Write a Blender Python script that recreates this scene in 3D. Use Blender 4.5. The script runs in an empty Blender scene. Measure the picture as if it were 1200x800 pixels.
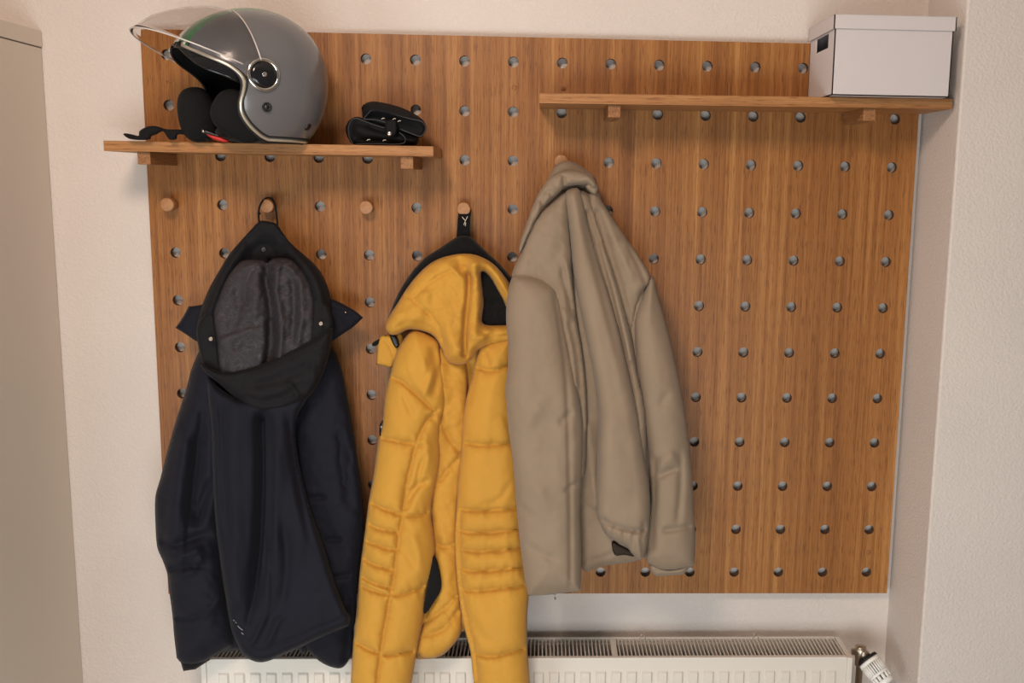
import bpy, bmesh, math, random
import numpy as np
from mathutils import Vector, Matrix, noise
from mathutils.geometry import delaunay_2d_cdt

random.seed(7)
sc = bpy.context.scene
COL = sc.collection
PI = math.pi

# ------------------------------------------------------------------ camera
ZO = 1.80
CAM = np.array([0.018119, -2.008484, -0.240407 + ZO])
YAW, PITCH, ROLL = -0.040095, -0.147187, -0.016353
FPX, PPX, PPY = 1112.833288, 681.629611, 377.907808


def _rot():
    c, s = math.cos(YAW), math.sin(YAW)
    Rz = np.array([[c, -s, 0], [s, c, 0], [0, 0, 1]])
    c, s = math.cos(PITCH), math.sin(PITCH)
    Rx = np.array([[1, 0, 0], [0, c, -s], [0, s, c]])
    c, s = math.cos(ROLL), math.sin(ROLL)
    Ry = np.array([[c, 0, s], [0, 1, 0], [-s, 0, c]])
    return Rz @ Rx @ Ry


R = _rot()


def pts(uv, Y):
    """photo pixels (n,2) and world depths Y -> world points"""
    uv = np.asarray(uv, float).reshape(-1, 2)
    Y = np.broadcast_to(np.asarray(Y, float), (len(uv),))
    d = np.stack([(uv[:, 0] - PPX) / FPX, np.ones(len(uv)), -(uv[:, 1] - PPY) / FPX], 1) @ R.T
    t = (Y - CAM[1]) / d[:, 1]
    return CAM + d * t[:, None]


def pt(u, v, Y):
    return pts([(u, v)], Y)[0]


cd = bpy.data.cameras.new('camera')
cam = bpy.data.objects.new('camera', cd)
COL.objects.link(cam)
M = Matrix.Identity(4)
for r_ in range(3):
    M[r_][0] = R[r_, 0]
    M[r_][1] = R[r_, 2]
    M[r_][2] = -R[r_, 1]
    M[r_][3] = CAM[r_]
cam.matrix_world = M
cd.sensor_width = 36
cd.sensor_fit = 'HORIZONTAL'
cd.lens = FPX / 1200 * 36
cd.shift_x = (600 - PPX) / 1200
cd.shift_y = (PPY - 400) / 1200
cd.clip_start = 0.02
sc.camera = cam


# --------------------------------------------------------------- materials
def lin(c):
    return tuple((x / 255 / 12.92 if x / 255 <= .04045 else ((x / 255 + .055) / 1.055) ** 2.4) for x in c) + (1,)


def base_mat(name, rgb, rough=.6, metal=0, spec=.5):
    m = bpy.data.materials.new(name)
    m.use_nodes = True
    b = m.node_tree.nodes['Principled BSDF']
    b.inputs['Base Color'].default_value = lin(rgb)
    b.inputs['Roughness'].default_value = rough
    b.inputs['Metallic'].default_value = metal
    b.inputs['Specular IOR Level'].default_value = spec
    return m, m.node_tree, b


def N(nt, typ, **kw):
    n = nt.nodes.new(typ)
    for k, v in kw.items():
        if k in n.inputs:
            n.inputs[k].default_value = v
        else:
            setattr(n, k, v)
    return n


def bump(nt, b, src, strength, dist=.001, prev=None):
    n = nt.nodes.new('ShaderNodeBump')
    n.inputs['Strength'].default_value = strength
    n.inputs['Distance'].default_value = dist
    nt.links.new(src, n.inputs['Height'])
    if prev:
        nt.links.new(prev.outputs[0], n.inputs['Normal'])
    nt.links.new(n.outputs[0], b.inputs['Normal'])
    return n


def objco(nt, scale=(1, 1, 1)):
    t = nt.nodes.new('ShaderNodeTexCoord')
    mp = nt.nodes.new('ShaderNodeMapping')
    mp.inputs['Scale'].default_value = scale
    nt.links.new(t.outputs['Object'], mp.inputs['Vector'])
    return mp.outputs[0]


def ramp(nt, fac, stops):
    r = nt.nodes.new('ShaderNodeValToRGB')
    cr = r.color_ramp
    while len(cr.elements) < len(stops):
        cr.elements.new(.5)
    for e, (p, c) in zip(cr.elements, stops):
        e.position = p
        e.color = lin(c)
    nt.links.new(fac, r.inputs[0])
    return r.outputs[0]


def mix(nt, a, b, fac, mode='MIX'):
    m = nt.nodes.new('ShaderNodeMix')
    m.data_type = 'RGBA'
    m.blend_type = mode
    for sock, v in ((m.inputs[6], a), (m.inputs[7], b), (m.inputs[0], fac)):
        if hasattr(v, 'links'):
            nt.links.new(v, sock)
        else:
            sock.default_value = v
    return m.outputs[2]


def plaster(name, rgb, s=.55):
    m, nt, b = base_mat(name, rgb, .85, spec=.25)
    co = objco(nt)
    n1 = N(nt, 'ShaderNodeTexNoise', Scale=185.0, Detail=3.0, Roughness=.5)
    nt.links.new(co, n1.inputs['Vector'])
    n2 = N(nt, 'ShaderNodeTexNoise', Scale=3.0, Detail=2.0)
    nt.links.new(co, n2.inputs['Vector'])
    v = N(nt, 'ShaderNodeTexVoronoi', Scale=120.0)
    nt.links.new(co, v.inputs['Vector'])
    c = ramp(nt, n2.outputs[0], [(.3, tuple(int(x * .975) for x in rgb)), (.7, rgb)])
    nt.links.new(c, b.inputs['Base Color'])
    rr = ramp(nt, n1.outputs[0], [(.38, (0, 0, 0)), (.62, (255, 255, 255))])
    b1 = bump(nt, b, rr, s, .0022)
    bump(nt, b, v.outputs[0], s * .35, .001, b1)
    return m


def wood(name, dark, midc, light, axis='Z', rough=.5, strips=True):
    m, nt, b = base_mat(name, midc, rough, spec=.35)
    k = {'Z': (1, 1, .011), 'X': (.011, 1, 1), 'Y': (1, .02, 1)}[axis]
    co = objco(nt, k)
    # wandering rings
    n0 = N(nt, 'ShaderNodeTexNoise', Scale=7.0, Detail=3.0, Roughness=.55)
    n1 = N(nt, 'ShaderNodeTexNoise', Scale=55.0, Detail=4.0, Roughness=.6)
    n2 = N(nt, 'ShaderNodeTexNoise', Scale=260.0, Detail=4.0, Roughness=.7)
    co2 = objco(nt, {'Z': (1, 1, .045), 'X': (.045, 1, 1), 'Y': (1, .045, 1)}[axis])
    n3 = N(nt, 'ShaderNodeTexNoise', Scale=560.0, Detail=2.0, Roughness=.6)
    for n in (n0, n1, n2):
        nt.links.new(co, n.inputs['Vector'])
    nt.links.new(co2, n3.inputs['Vector'])
    a = ramp(nt, n1.outputs[0], [(.33, dark), (.5, midc), (.68, light)])
    fine = ramp(nt, n2.outputs[0], [(.36, (214, 200, 184)), (.56, (255, 255, 255))])
    c = mix(nt, a, fine, .85, 'MULTIPLY')
    pores = ramp(nt, n3.outputs[0], [(.36, (150, 122, 100)), (.45, (255, 255, 255))])
    c = mix(nt, c, pores, .55, 'MULTIPLY')
    broad = ramp(nt, n0.outputs[0], [(.3, (230, 222, 215)), (.7, (255, 255, 255))])
    c = mix(nt, c, broad, .9, 'MULTIPLY')
    if strips:
        t = nt.nodes.new('ShaderNodeTexCoord')
        sx = nt.nodes.new('ShaderNodeSeparateXYZ')
        nt.links.new(t.outputs['Object'], sx.inputs[0])
        mu = N(nt, 'ShaderNodeMath', operation='MULTIPLY')
        mu.inputs[1].default_value = 7.3
        nt.links.new(sx.outputs[0], mu.inputs[0])
        fl = N(nt, 'ShaderNodeMath', operation='FLOOR')
        nt.links.new(mu.outputs[0], fl.inputs[0])
        wn = nt.nodes.new('ShaderNodeTexWhiteNoise')
        wn.noise_dimensions = '1D'
        nt.links.new(fl.outputs[0], wn.inputs['W'])
        st = ramp(nt, wn.outputs[0], [(0, (236, 230, 224)), (1, (255, 255, 255))])
        c = mix(nt, c, st, 1.0, 'MULTIPLY')
    nt.links.new(c, b.inputs['Base Color'])
    bump(nt, b, n3.outputs[0], .15, .0006)
    return m


def fabric(name, rgb, rough=.7, weave=1500., wr=.35, sheen=.15, spec=.3, wscale=28., var=.1, coat=0):
    m, nt, b = base_mat(name, rgb, rough, spec=spec)
    co = objco(nt)
    n1 = N(nt, 'ShaderNodeTexNoise', Scale=wscale, Detail=3.0, Roughness=.5, Distortion=.6)
    n2 = N(nt, 'ShaderNodeTexNoise', Scale=weave, Detail=1.0)
    n4 = N(nt, 'ShaderNodeTexNoise', Scale=6.0, Detail=3.0)
    for n in (n1, n2, n4):
        nt.links.new(co, n.inputs['Vector'])
    lo = tuple(int(x * (1 - var)) for x in rgb)
    c = ramp(nt, n4.outputs[0], [(.3, lo), (.7, rgb)])
    nt.links.new(c, b.inputs['Base Color'])
    b.inputs['Sheen Weight'].default_value = sheen
    b.inputs['Sheen Roughness'].default_value = .5
    b1 = bump(nt, b, n1.outputs[0], wr, .006)
    bump(nt, b, n2.outputs[0], .25, .0005, b1)
    return m


MAT = {}
MAT['wall'] = plaster('wall_plaster', (219, 209, 201), .32)
MAT['wall_side'] = plaster('wall_side_plaster', (216, 207, 199), .32)
MAT['ceiling'] = plaster('ceiling_plaster', (225, 220, 212), .3)
MAT['floor'] = wood('floor_wood', (176, 158, 136), (192, 174, 152), (206, 190, 168), 'Y', .45, False)
MAT['board'] = wood('oak_veneer', (150, 99, 50), (170, 117, 62), (190, 138, 80), 'Z', .45)
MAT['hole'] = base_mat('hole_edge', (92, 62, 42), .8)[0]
MAT['shelf'] = wood('oak_shelf', (146, 98, 55), (176, 126, 78), (198, 150, 101), 'X', .45, False)
MAT['bracket'] = wood('oak_bracket', (156, 110, 70), (164, 118, 76), (172, 126, 84), 'Y', .5, False)
m, nt, b = base_mat('beech_peg', (198, 148, 98), .5)
co = objco(nt, (1, .1, 1))
n1 = N(nt, 'ShaderNodeTexNoise', Scale=120.0, Detail=2.0)
nt.links.new(co, n1.inputs['Vector'])
nt.links.new(ramp(nt, n1.outputs[0], [(.3, (158, 110, 68)), (.7, (174, 126, 82))]), b.inputs['Base Color'])
MAT['peg'] = m
MAT['plug'] = wood('oak_plug', (120, 74, 36), (150, 98, 52), (170, 118, 68), 'Y', .5, False)
MAT['cabinet'] = base_mat('cabinet_laminate', (212, 200, 186), .5, spec=.35)[0]
MAT['white_metal'] = base_mat('white_enamel', (218, 212, 202), .35, spec=.45)[0]
MAT['fin'] = base_mat('convector_fin', (120, 128, 136), .5)[0]
MAT['dark'] = base_mat('dark_gap', (20, 20, 20), .7)[0]
MAT['nickel'] = base_mat('nickel', (176, 162, 146), .35, 1)[0]
MAT['chrome'] = base_mat('chrome', (225, 220, 212), .12, 1)[0]
MAT['white_plastic'] = base_mat('white_plastic', (238, 236, 230), .4)[0]
MAT['card'] = base_mat('white_card', (204, 197, 196), .7, spec=.25)[0]
MAT['black_plastic'] = base_mat('black_plastic', (22, 22, 23), .35)[0]
MAT['gloss_black'] = base_mat('gloss_black', (24, 24, 26), .08)[0]
MAT['rubber'] = base_mat('black_rubber', (18, 18, 18), .6)[0]
MAT['trim_cream'] = base_mat('trim_cream', (206, 196, 178), .22, .6)[0]
MAT['lining_black'] = fabric('lining_black', (10, 10, 11), .9, sheen=.03, wr=.3)
MAT['pad_black'] = fabric('pad_black', (12, 12, 13), .9, sheen=.0, wr=.25)
MAT['red'] = base_mat('red_plastic', (196, 36, 30), .4)[0]
MAT['leather'] = fabric('black_leather', (17, 17, 19), .8, 700., .15, 0, .22, 60.)
MAT['piping'] = base_mat('black_piping', (34, 34, 37), .5)[0]
MAT['navy'] = fabric('navy_shell', (22, 23, 33), .75, 1400., .12, .03, .18, 14.)
MAT['navy_warm'] = fabric('black_shell', (20, 19, 22), .75, 1400., .12, .02, .2, 14.)
MAT['yellow'] = fabric('yellow_quilt', (198, 146, 56), .72, 1200., .12, .08, .22, 16., .03)
MAT['knit'] = fabric('black_knit', (21, 20, 21), .95, 420., .3, .06, .15, 60.)
MAT['beige'] = fabric('beige_shell', (143, 125, 105), .75, 1400., .14, .1, .25, 14., .04)
MAT['beige_inner'] = fabric('beige_lining', (52, 42, 34), .85, sheen=0, wr=.1)  # darkened so the small patch carries the shade of the hem opening
MAT['thread'] = base_mat('pale_thread', (215, 205, 185), .7)[0]
MAT['reflective'] = base_mat('reflective_print', (150, 150, 152), .4)[0]
MAT['sensor'] = base_mat('dark_slot', (60, 58, 54), .6)[0]

# patterned hood lining
m, nt, b = base_mat('grey_paisley_lining', (76, 70, 72), .42, spec=.5)
co = objco(nt)
w1 = N(nt, 'ShaderNodeTexNoise', Scale=16.0, Detail=1.0, Distortion=2.5)
nt.links.new(co, w1.inputs['Vector'])
mu = N(nt, 'ShaderNodeMath', operation='MULTIPLY')
mu.inputs[1].default_value = 46.
nt.links.new(w1.outputs[0], mu.inputs[0])
si = N(nt, 'ShaderNodeMath', operation='SINE')
nt.links.new(mu.outputs[0], si.inputs[0])
c = ramp(nt, si.outputs[0], [(.0, (48, 44, 47)), (.86, (48, 44, 47)), (.93, (76, 71, 73)), (1., (50, 46, 49))])
nt.links.new(c, b.inputs['Base Color'])
n2 = N(nt, 'ShaderNodeTexNoise', Scale=40.0, Detail=3.0)
nt.links.new(co, n2.inputs['Vector'])
bump(nt, b, n2.outputs[0], .15, .006)
MAT['paisley'] = m
b.inputs['Roughness'].default_value = .6
b.inputs['Specular IOR Level'].default_value = .25

# helmet shell paint with the crest stripe (decal, object space)
m, nt, b = base_mat('grey_helmet_paint', (100, 99, 101), .22, spec=.5)
b.inputs['Coat Weight'].default_value = .35
b.inputs['Coat Roughness'].default_value = .08
t = nt.nodes.new('ShaderNodeTexCoord')
sx = nt.nodes.new('ShaderNodeSeparateXYZ')
nt.links.new(t.outputs['Object'], sx.inputs[0])
mp = N(nt, 'ShaderNodeMapRange')
mp.inputs[1].default_value = -.08
mp.inputs[2].default_value = .08
nt.links.new(sx.outputs[1], mp.inputs[0])
r = nt.nodes.new('ShaderNodeValToRGB')
cr = r.color_ramp
cr.interpolation = 'CONSTANT'
st = [(0, (100, 99, 101)), (.19, (150, 34, 32)), (.375, (196, 190, 180)), (.625, (30, 104, 62)), (.83, (100, 99, 101))]
while len(cr.elements) < len(st):
    cr.elements.new(.5)
for e, (p, cc) in zip(cr.elements, st):
    e.position = p
    e.color = lin(cc)
nt.links.new(mp.outputs[0], r.inputs[0])
nt.links.new(r.outputs[0], b.inputs['Base Color'])
MAT['helmet'] = m

# clear visor
m, nt, b = base_mat('clear_visor', (236, 230, 226), .03)
b.inputs['Transmission Weight'].default_value = 1
b.inputs['IOR'].default_value = 1.06
b.inputs['Base Color'].default_value = (.84, .82, .81, 1)
MAT['visor'] = m
MAT['visor_edge'] = base_mat('visor_edge', (196, 188, 182), .15, spec=.7)[0]


# ----------------------------------------------------------------- objects
def link(name, bm, mat, parent=None, smooth=True, loc=None):
    """link a bmesh given in WORLD coordinates as one mesh object"""
    me = bpy.data.meshes.new(name)
    for f in bm.faces:
        f.smooth = smooth
    if loc is None:
        if parent is not None:
            loc = Vector(parent.location)
        else:
            loc = Vector((0, 0, 0))
    loc = Vector(loc)
    bmesh.ops.translate(bm, verts=bm.verts, vec=-loc)
    bm.to_mesh(me)
    bm.free()
    o = bpy.data.objects.new(name, me)
    COL.objects.link(o)
    if mat:
        me.materials.append(mat)
    if parent is not None:
        o.parent = parent
        # every thing's root is unrotated; nested parts share the root's origin
        o.location = loc - world_loc(parent)
    else:
        o.location = loc
    return o


def world_loc(o):
    v = Vector((0, 0, 0))
    while o is not None:
        v += o.location
        o = o.parent
    return v


def root(name, loc, label, cat, group=None):
    o = bpy.data.objects.new(name, None)
    COL.objects.link(o)
    o.location = loc
    o.empty_display_size = .05
    o['label'] = label
    o['category'] = cat
    if group:
        o['group'] = group
    return o


def part(name, bm, mat, parent, smooth=True, label=None):
    o = link(name, bm, mat, parent, smooth, world_loc(parent))
    o.location = (0, 0, 0)
    if label:
        o['label'] = label
    return o


def structure(name, bm, mat, smooth=False):
    o = link(name, bm, mat, None, smooth)
    o['kind'] = 'structure'
    return o


def box(bm, x0, x1, y0, y1, z0, z1, bev=0, seg=2):
    vs = [bm.verts.new((x, y, z)) for x in (x0, x1) for y in (y0, y1) for z in (z0, z1)]
    q = [(0, 1, 3, 2), (4, 6, 7, 5), (0, 4, 5, 1), (2, 3, 7, 6), (0, 2, 6, 4), (1, 5, 7, 3)]
    fs = [bm.faces.new([vs[i] for i in f]) for f in q]
    if bev:
        es = list({e for f in fs for e in f.edges})
        bmesh.ops.bevel(bm, geom=es, offset=bev, segments=seg, affect='EDGES', profile=.5)
    return vs


def nb():
    return bmesh.new()


def frame_axes(d):
    d = Vector(d).normalized()
    up = Vector((0, 0, 1)) if abs(d.z) < .9 else Vector((1, 0, 0))
    a = d.cross(up).normalized()
    return d, a, d.cross(a).normalized()


def lathe(bm, p0, d, prof, seg=32, cap=True):
    """prof: list of (distance along d, radius)"""
    d, a, c = frame_axes(d)
    p0 = Vector(p0)
    rings = []
    for t, r in prof:
        rings.append([bm.verts.new(p0 + d * t + (a * math.cos(2 * PI * i / seg) + c * math.sin(2 * PI * i / seg)) * max(r, 1e-5)) for i in range(seg)])
    for r0, r1 in zip(rings, rings[1:]):
        for i in range(seg):
            j = (i + 1) % seg
            bm.faces.new((r0[i], r0[j], r1[j], r1[i]))
    if cap:
        bm.faces.new(rings[0][::-1])
        bm.faces.new(rings[-1])
    bmesh.ops.recalc_face_normals(bm, faces=bm.faces)


def catmull(P, n=6, closed=False):
    P = [np.asarray(p, float) for p in P]
    out = []
    L = len(P)
    rng = range(L if closed else L - 1)
    for i in rng:
        if closed:
            p0, p1, p2, p3 = P[(i - 1) % L], P[i], P[(i + 1) % L], P[(i + 2) % L]
        else:
            p0, p1, p2, p3 = P[max(i - 1, 0)], P[i], P[i + 1], P[min(i + 2, L - 1)]
        for k in range(n):
            t = k / n
            out.append(.5 * ((2 * p1) + (-p0 + p2) * t + (2 * p0 - 5 * p1 + 4 * p2 - p3) * t * t + (-p0 + 3 * p1 - 3 * p2 + p3) * t ** 3))
    if not closed:
        out.append(P[-1])
    return np.array(out)


def tube(bm, P, r, seg=8, closed=False):
    P = [Vector(p) for p in P]
    n = len(P)
    rings = []
    ref = None
    for i, p in enumerate(P):
        a = P[(i - 1) % n] if (closed or i > 0) else p
        b2 = P[(i + 1) % n] if (closed or i < n - 1) else p
        d = (b2 - a)
        if d.length < 1e-9:
            d = Vector((0, 0, 1))
        d.normalize()
        if ref is None:
            ref = frame_axes(d)[1]
        ref = (ref - d * ref.dot(d))
        if ref.length < 1e-6:
            ref = frame_axes(d)[1]
        ref.normalize()
        c2 = d.cross(ref)
        rr = r[i] if hasattr(r, '__len__') else r
        rings.append([bm.verts.new(p + (ref * math.cos(2 * PI * k / seg) + c2 * math.sin(2 * PI * k / seg)) * rr) for k in range(seg)])
    m_ = n if closed else n - 1
    for i in range(m_):
        r0, r1 = rings[i], rings[(i + 1) % n]
        for k in range(seg):
            j = (k + 1) % seg
            bm.faces.new((r0[k], r0[j], r1[j], r1[k]))
    if not closed:
        bm.faces.new(rings[0][::-1])
        bm.faces.new(rings[-1])


# ------------------------------------------------------------- cloth parts
def seg_dist(Q, line):
    """distance to polyline, and signed side (+ = left of travel in pixel space)"""
    A = line[:-1]
    B = line[1:]
    D = B - A
    L2 = (D ** 2).sum(1) + 1e-9
    best = np.full(len(Q), 1e9)
    side = np.ones(len(Q))
    along = np.zeros(len(Q))
    cum = np.concatenate([[0], np.cumsum(np.sqrt(L2))])
    for k in range(len(A)):
        w = Q - A[k]
        t = np.clip((w @ D[k]) / L2[k], 0, 1)
        c = w - t[:, None] * D[k]
        d = np.hypot(c[:, 0], c[:, 1])
        s = D[k, 0] * w[:, 1] - D[k, 1] * w[:, 0]
        m_ = d < best
        best[m_] = d[m_]
        side[m_] = np.where(s[m_] > 0, -1, 1)
        along[m_] = (cum[k] + t[m_] * math.sqrt(L2[k])) / cum[-1]
    return best, side, along


def depth_fn(Yc):
    """Yc: number or list of (v, Y) stations"""
    if hasattr(Yc, '__len__'):
        vs = [a for a, _ in Yc]
        ys = [b_ for _, b_ in Yc]
        return lambda uv: np.interp(uv[:, 1], vs, ys)
    return lambda uv: np.full(len(uv), float(Yc))


def cloth(name, outline, Yc, T, Rr, mat, parent, folds=(), step=2.6, smooth=3, noise_a=.0012, noise_s=.03,
          back=.4, p=2.0, label=None, tilt=0, seams=(), sw=5., puff=0, nstretch=(1, 1)):
    out = catmull(outline, smooth, True) if smooth > 1 else np.array(outline, float)
    # resample outline evenly
    seg = np.vstack([out, out[:1]])
    L = np.concatenate([[0], np.cumsum(np.hypot(*np.diff(seg, axis=0).T))])
    n = max(12, int(L[-1] / step))
    s = np.arange(n) / n * L[-1]
    out = np.stack([np.interp(s, L, seg[:, 0]), np.interp(s, L, seg[:, 1])], 1)
    x0, y0 = out.min(0)
    x1, y1 = out.max(0)
    gx = []
    row = 0
    y = y0
    while y < y1:
        off = step / 2 if row % 2 else 0
        for x in np.arange(x0 + off, x1, step):
            gx.append((x, y))
        y += step * .866
        row += 1
    G = np.array(gx)
    # inside test
    ins = np.zeros(len(G), bool)
    j = n - 1
    for i in range(n):
        xi, yi = out[i]
        xj, yj = out[j]
        c = ((yi > G[:, 1]) != (yj > G[:, 1])) & (G[:, 0] < (xj - xi) * (G[:, 1] - yi) / (yj - yi + 1e-12) + xi)
        ins ^= c
        j = i
    G = G[ins]
    closed = np.vstack([out, out[:1]])
    d, _, _ = seg_dist(G, closed)
    G = G[d > step * .55]
    d = d[d > step * .55]
    V = np.vstack([out, G])
    D = np.concatenate([np.zeros(n), d])
    res = delaunay_2d_cdt([Vector((float(a), float(b_))) for a, b_ in V], [], [list(range(n))], 1, 1e-5)
    vout, _, faces, orig = res[0], res[1], res[2], res[3]
    V = np.array([(v.x, v.y) for v in vout])
    # map distances
    D2 = np.zeros(len(V))
    isb = np.zeros(len(V), bool)
    for i, o_ in enumerate(orig):
        if o_:
            D2[i] = D[o_[0]]
            isb[i] = min(o_) < n
    D = D2
    # height
    x = np.clip(D / Rr, 0, 1)
    prof = (1 - (1 - x) ** p) ** (1 / p)
    h = T * prof
    edge = np.clip(D / 5., 0, 1)
    if len(seams):
        dm = np.full(len(V), 1e9)
        pk = np.zeros(len(V))
        for q_i, ln in enumerate(seams):
            cl = catmull(ln, 5)
            dd, sd, al = seg_dist(V, cl)
            ln_px = np.hypot(*np.diff(cl, axis=0).T).sum()
            dm = np.minimum(dm, dd)
            # puckers run away from the stitching
            pn_ = np.array([noise.noise(Vector((a * ln_px / 6.5, q_i * 7.3 + s_ * 2.1, .5))) for a, s_ in zip(al, sd)])
            pk += pn_ * np.exp(-dd / (sw * 1.1)) * (1 - np.exp(-dd / 1.2))
        h = h + edge * puff * ((1 - np.exp(-dm / sw)) - 1)
        h = h + edge * pk * puff * .6
        h = h - edge * .0035 * np.exp(-(dm / 1.5) ** 2)
    for f in folds:
        kind, ln, w, a = f[:4]
        a = a * FK
        dd, sd, al = seg_dist(V, catmull(ln, 5))
        tap = 1.0
        if len(f) > 4:      # taper at (start, end)
            ts, te = f[4]
            tap = np.clip(al / max(ts, 1e-3), 0, 1) * np.clip((1 - al) / max(te, 1e-3), 0, 1)
        if kind == 'g':
            h = h + edge * tap * a * np.exp(-(dd / w) ** 2)
        elif kind == 'c':
            h = h + edge * tap * a * np.exp(-dd / w)
        elif kind == 's':   # overlap: cloth on the left side of travel lies above
            sdist = dd * sd
            up = 1 / (1 + np.exp(-sdist / .8))
            h = h + edge * tap * a * up * np.exp(-np.maximum(sdist, 0) / w)
            h = h - edge * tap * a * .35 * (1 - up) * np.exp(-np.maximum(-sdist, 0) / (w * .35))
    yfn = depth_fn(Yc)
    Yb = yfn(V) + tilt * (V[:, 0] - V[:, 0].mean())
    P0 = pts(V, Yb)
    nz = np.array([noise.fractal(Vector((p_[0] / noise_s * nstretch[0], p_[1] / noise_s, p_[2] / noise_s * nstretch[1])), .6, 2.1, 3) for p_ in P0])
    h = h + noise_a * nz * np.clip(D / 6., 0, 1) * 2
    h = np.maximum(h, -T * back * prof * .8)
    F = pts(V, Yb - h)
    SURF[(parent.name, name)] = (V, Yb - h)
    # silhouette vertices keep their place, the back sheet bulges less
    B = P0.copy()
    B[:, 1] += T * back * prof
    bm = nb()
    fv = [bm.verts.new(q) for q in F]
    bv = [fv[i] if isb[i] else bm.verts.new(B[i]) for i in range(len(V))]
    for f in faces:
        if len(f) < 3:
            continue
        try:
            bm.faces.new([fv[i] for i in f])
        except ValueError:
            pass
        if not all(isb[i] for i in f):
            try:
                bm.faces.new([bv[i] for i in f][::-1])
            except ValueError:
                pass
    bmesh.ops.recalc_face_normals(bm, faces=bm.faces)
    return part(name, bm, mat, parent, True, label)


SURF = {}
FK = 1.4      # fold depth


def surf(parent, name, u, v):
    V, Y = SURF[(parent.name, name)]
    return float(Y[np.argmin((V[:, 0] - u) ** 2 + (V[:, 1] - v) ** 2)])


def off(zoom, ox, oy, sc_):
    return [(ox + a / sc_, oy + b_ / sc_) for a, b_ in zoom]


# ------------------------------------------------------------------- room
WY = .0240           # back wall surface, directly behind the pegboard
XR = .815
Yp = -.165          # face of the right-hand wall
b_ = nb(); box(b_, -2.2, XR + .02, WY, WY + .12, 0, 2.6)
structure('wall_back', b_, MAT['wall'])
b_ = nb(); box(b_, XR, 2.6, Yp, WY + .12, 0, 2.6, .004, 2)
structure('wall_right', b_, MAT['wall_side'])
b_ = nb(); box(b_, -2.32, -2.2, -3.4, WY + .12, 0, 2.6)
structure('wall_left', b_, MAT['wall'])
b_ = nb(); box(b_, -2.32, 2.6, -3.4, WY + .12, -.1, 0)
structure('floor', b_, MAT['floor'])
b_ = nb(); box(b_, -2.32, 2.6, -3.4, WY + .12, 2.6, 2.7)
structure('ceiling', b_, MAT['ceiling'])
b_ = nb(); box(b_, -2.2, XR, WY - .015, WY, 0, .08, .003)
structure('baseboard_back', b_, MAT['white_plastic'])

# ---------------------------------------------------------------- cabinet
xc = float(pt(49.5, 60, WY)[0])
ztop = float(pt(48.5, 36.5, WY)[2])
cab = root('wardrobe', (xc - .3, -.28, 0), 'tall beige wardrobe cabinet standing at the left edge against the wall', 'cabinet')
b_ = nb(); box(b_, xc - .6, xc, -.56, WY - .002, .06, ztop - .034, .0015)
part('carcass', b_, MAT['cabinet'], cab, False)
b_ = nb(); box(b_, xc - .602, xc + .002, -.565, WY - .002, ztop - .032, ztop, .0015)
part('top_panel', b_, MAT['cabinet'], cab, False)
b_ = nb(); box(b_, xc - .58, xc - .02, -.53, WY - .02, 0, .06)
part('plinth', b_, MAT['cabinet'], cab, False)
for xa, xb in ((xc - .598, xc - .302), (xc - .298, xc - .002)):
    b_ = nb(); box(b_, xa, xb, -.582, -.562, .07, ztop - .036, .0015)
    dr = part('door', b_, MAT['cabinet'], cab, False)
    xm = xb - .03 if xb < xc - .2 else xa + .03
    b_ = nb(); lathe(b_, (xm, -.582, 1.0), (0, -1, 0), [(0, .006), (.015, .006), (.018, .012), (.026, .012), (.028, .009)], 20)
    part('knob', b_, MAT['nickel'], dr)

# --------------------------------------------------------------- pegboard
NX, NZ, P_ = 16, 12, .1
T_B = .0130
bo = root('pegboard', (0, 0, ZO - .55), 'large oak pegboard with rows of round holes mounted on the wall', 'pegboard')
bm = nb()
SEG = 24
HR = .0109
vmap = {}


def gv(x, y, z):
    k = (round(x, 5), round(y, 5), round(z, 5))
    if k not in vmap:
        vmap[k] = bm.verts.new((x, y, z))
    return vmap[k]


def sq(a):
    c_, s_ = math.cos(a), math.sin(a)
    m_ = max(abs(c_), abs(s_))
    return c_ / m_ * P_ / 2, s_ / m_ * P_ / 2


for i in range(NX):
    for j in range(NZ):
        cx, cz = -.75 + i * P_, ZO - j * P_
        for y, flip in ((0, False), (T_B, True)):
            for k in range(SEG):
                a0, a1 = 2 * PI * k / SEG, 2 * PI * (k + 1) / SEG
                o0, o1 = sq(a0), sq(a1)
                f = [gv(cx + HR * math.cos(a0), y, cz + HR * math.sin(a0)), gv(cx + o0[0], y, cz + o0[1]),
                     gv(cx + o1[0], y, cz + o1[1]), gv(cx + HR * math.cos(a1), y, cz + HR * math.sin(a1))]
                bm.faces.new(f if flip else f[::-1])
        for k in range(SEG):
            a0, a1 = 2 * PI * k / SEG, 2 * PI * (k + 1) / SEG
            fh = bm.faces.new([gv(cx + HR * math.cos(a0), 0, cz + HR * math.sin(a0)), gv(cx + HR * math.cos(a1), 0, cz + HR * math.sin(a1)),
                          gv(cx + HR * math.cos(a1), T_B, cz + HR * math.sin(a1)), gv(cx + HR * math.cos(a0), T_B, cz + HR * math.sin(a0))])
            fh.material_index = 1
bnd = [e for e in bm.edges if len(e.link_faces) == 1]
for e in bnd:
    a, c = e.verts
    if abs(a.co.y) < 1e-6:
        a2 = vmap[(round(a.co.x, 5), round(T_B, 5), round(a.co.z, 5))]
        c2 = vmap[(round(c.co.x, 5), round(T_B, 5), round(c.co.z, 5))]
        bm.faces.new((a, c, c2, a2))
bmesh.ops.recalc_face_normals(bm, faces=bm.faces)
pn = part('panel', bm, MAT['board'], bo, False)
pn.data.materials.append(MAT['hole'])
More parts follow.
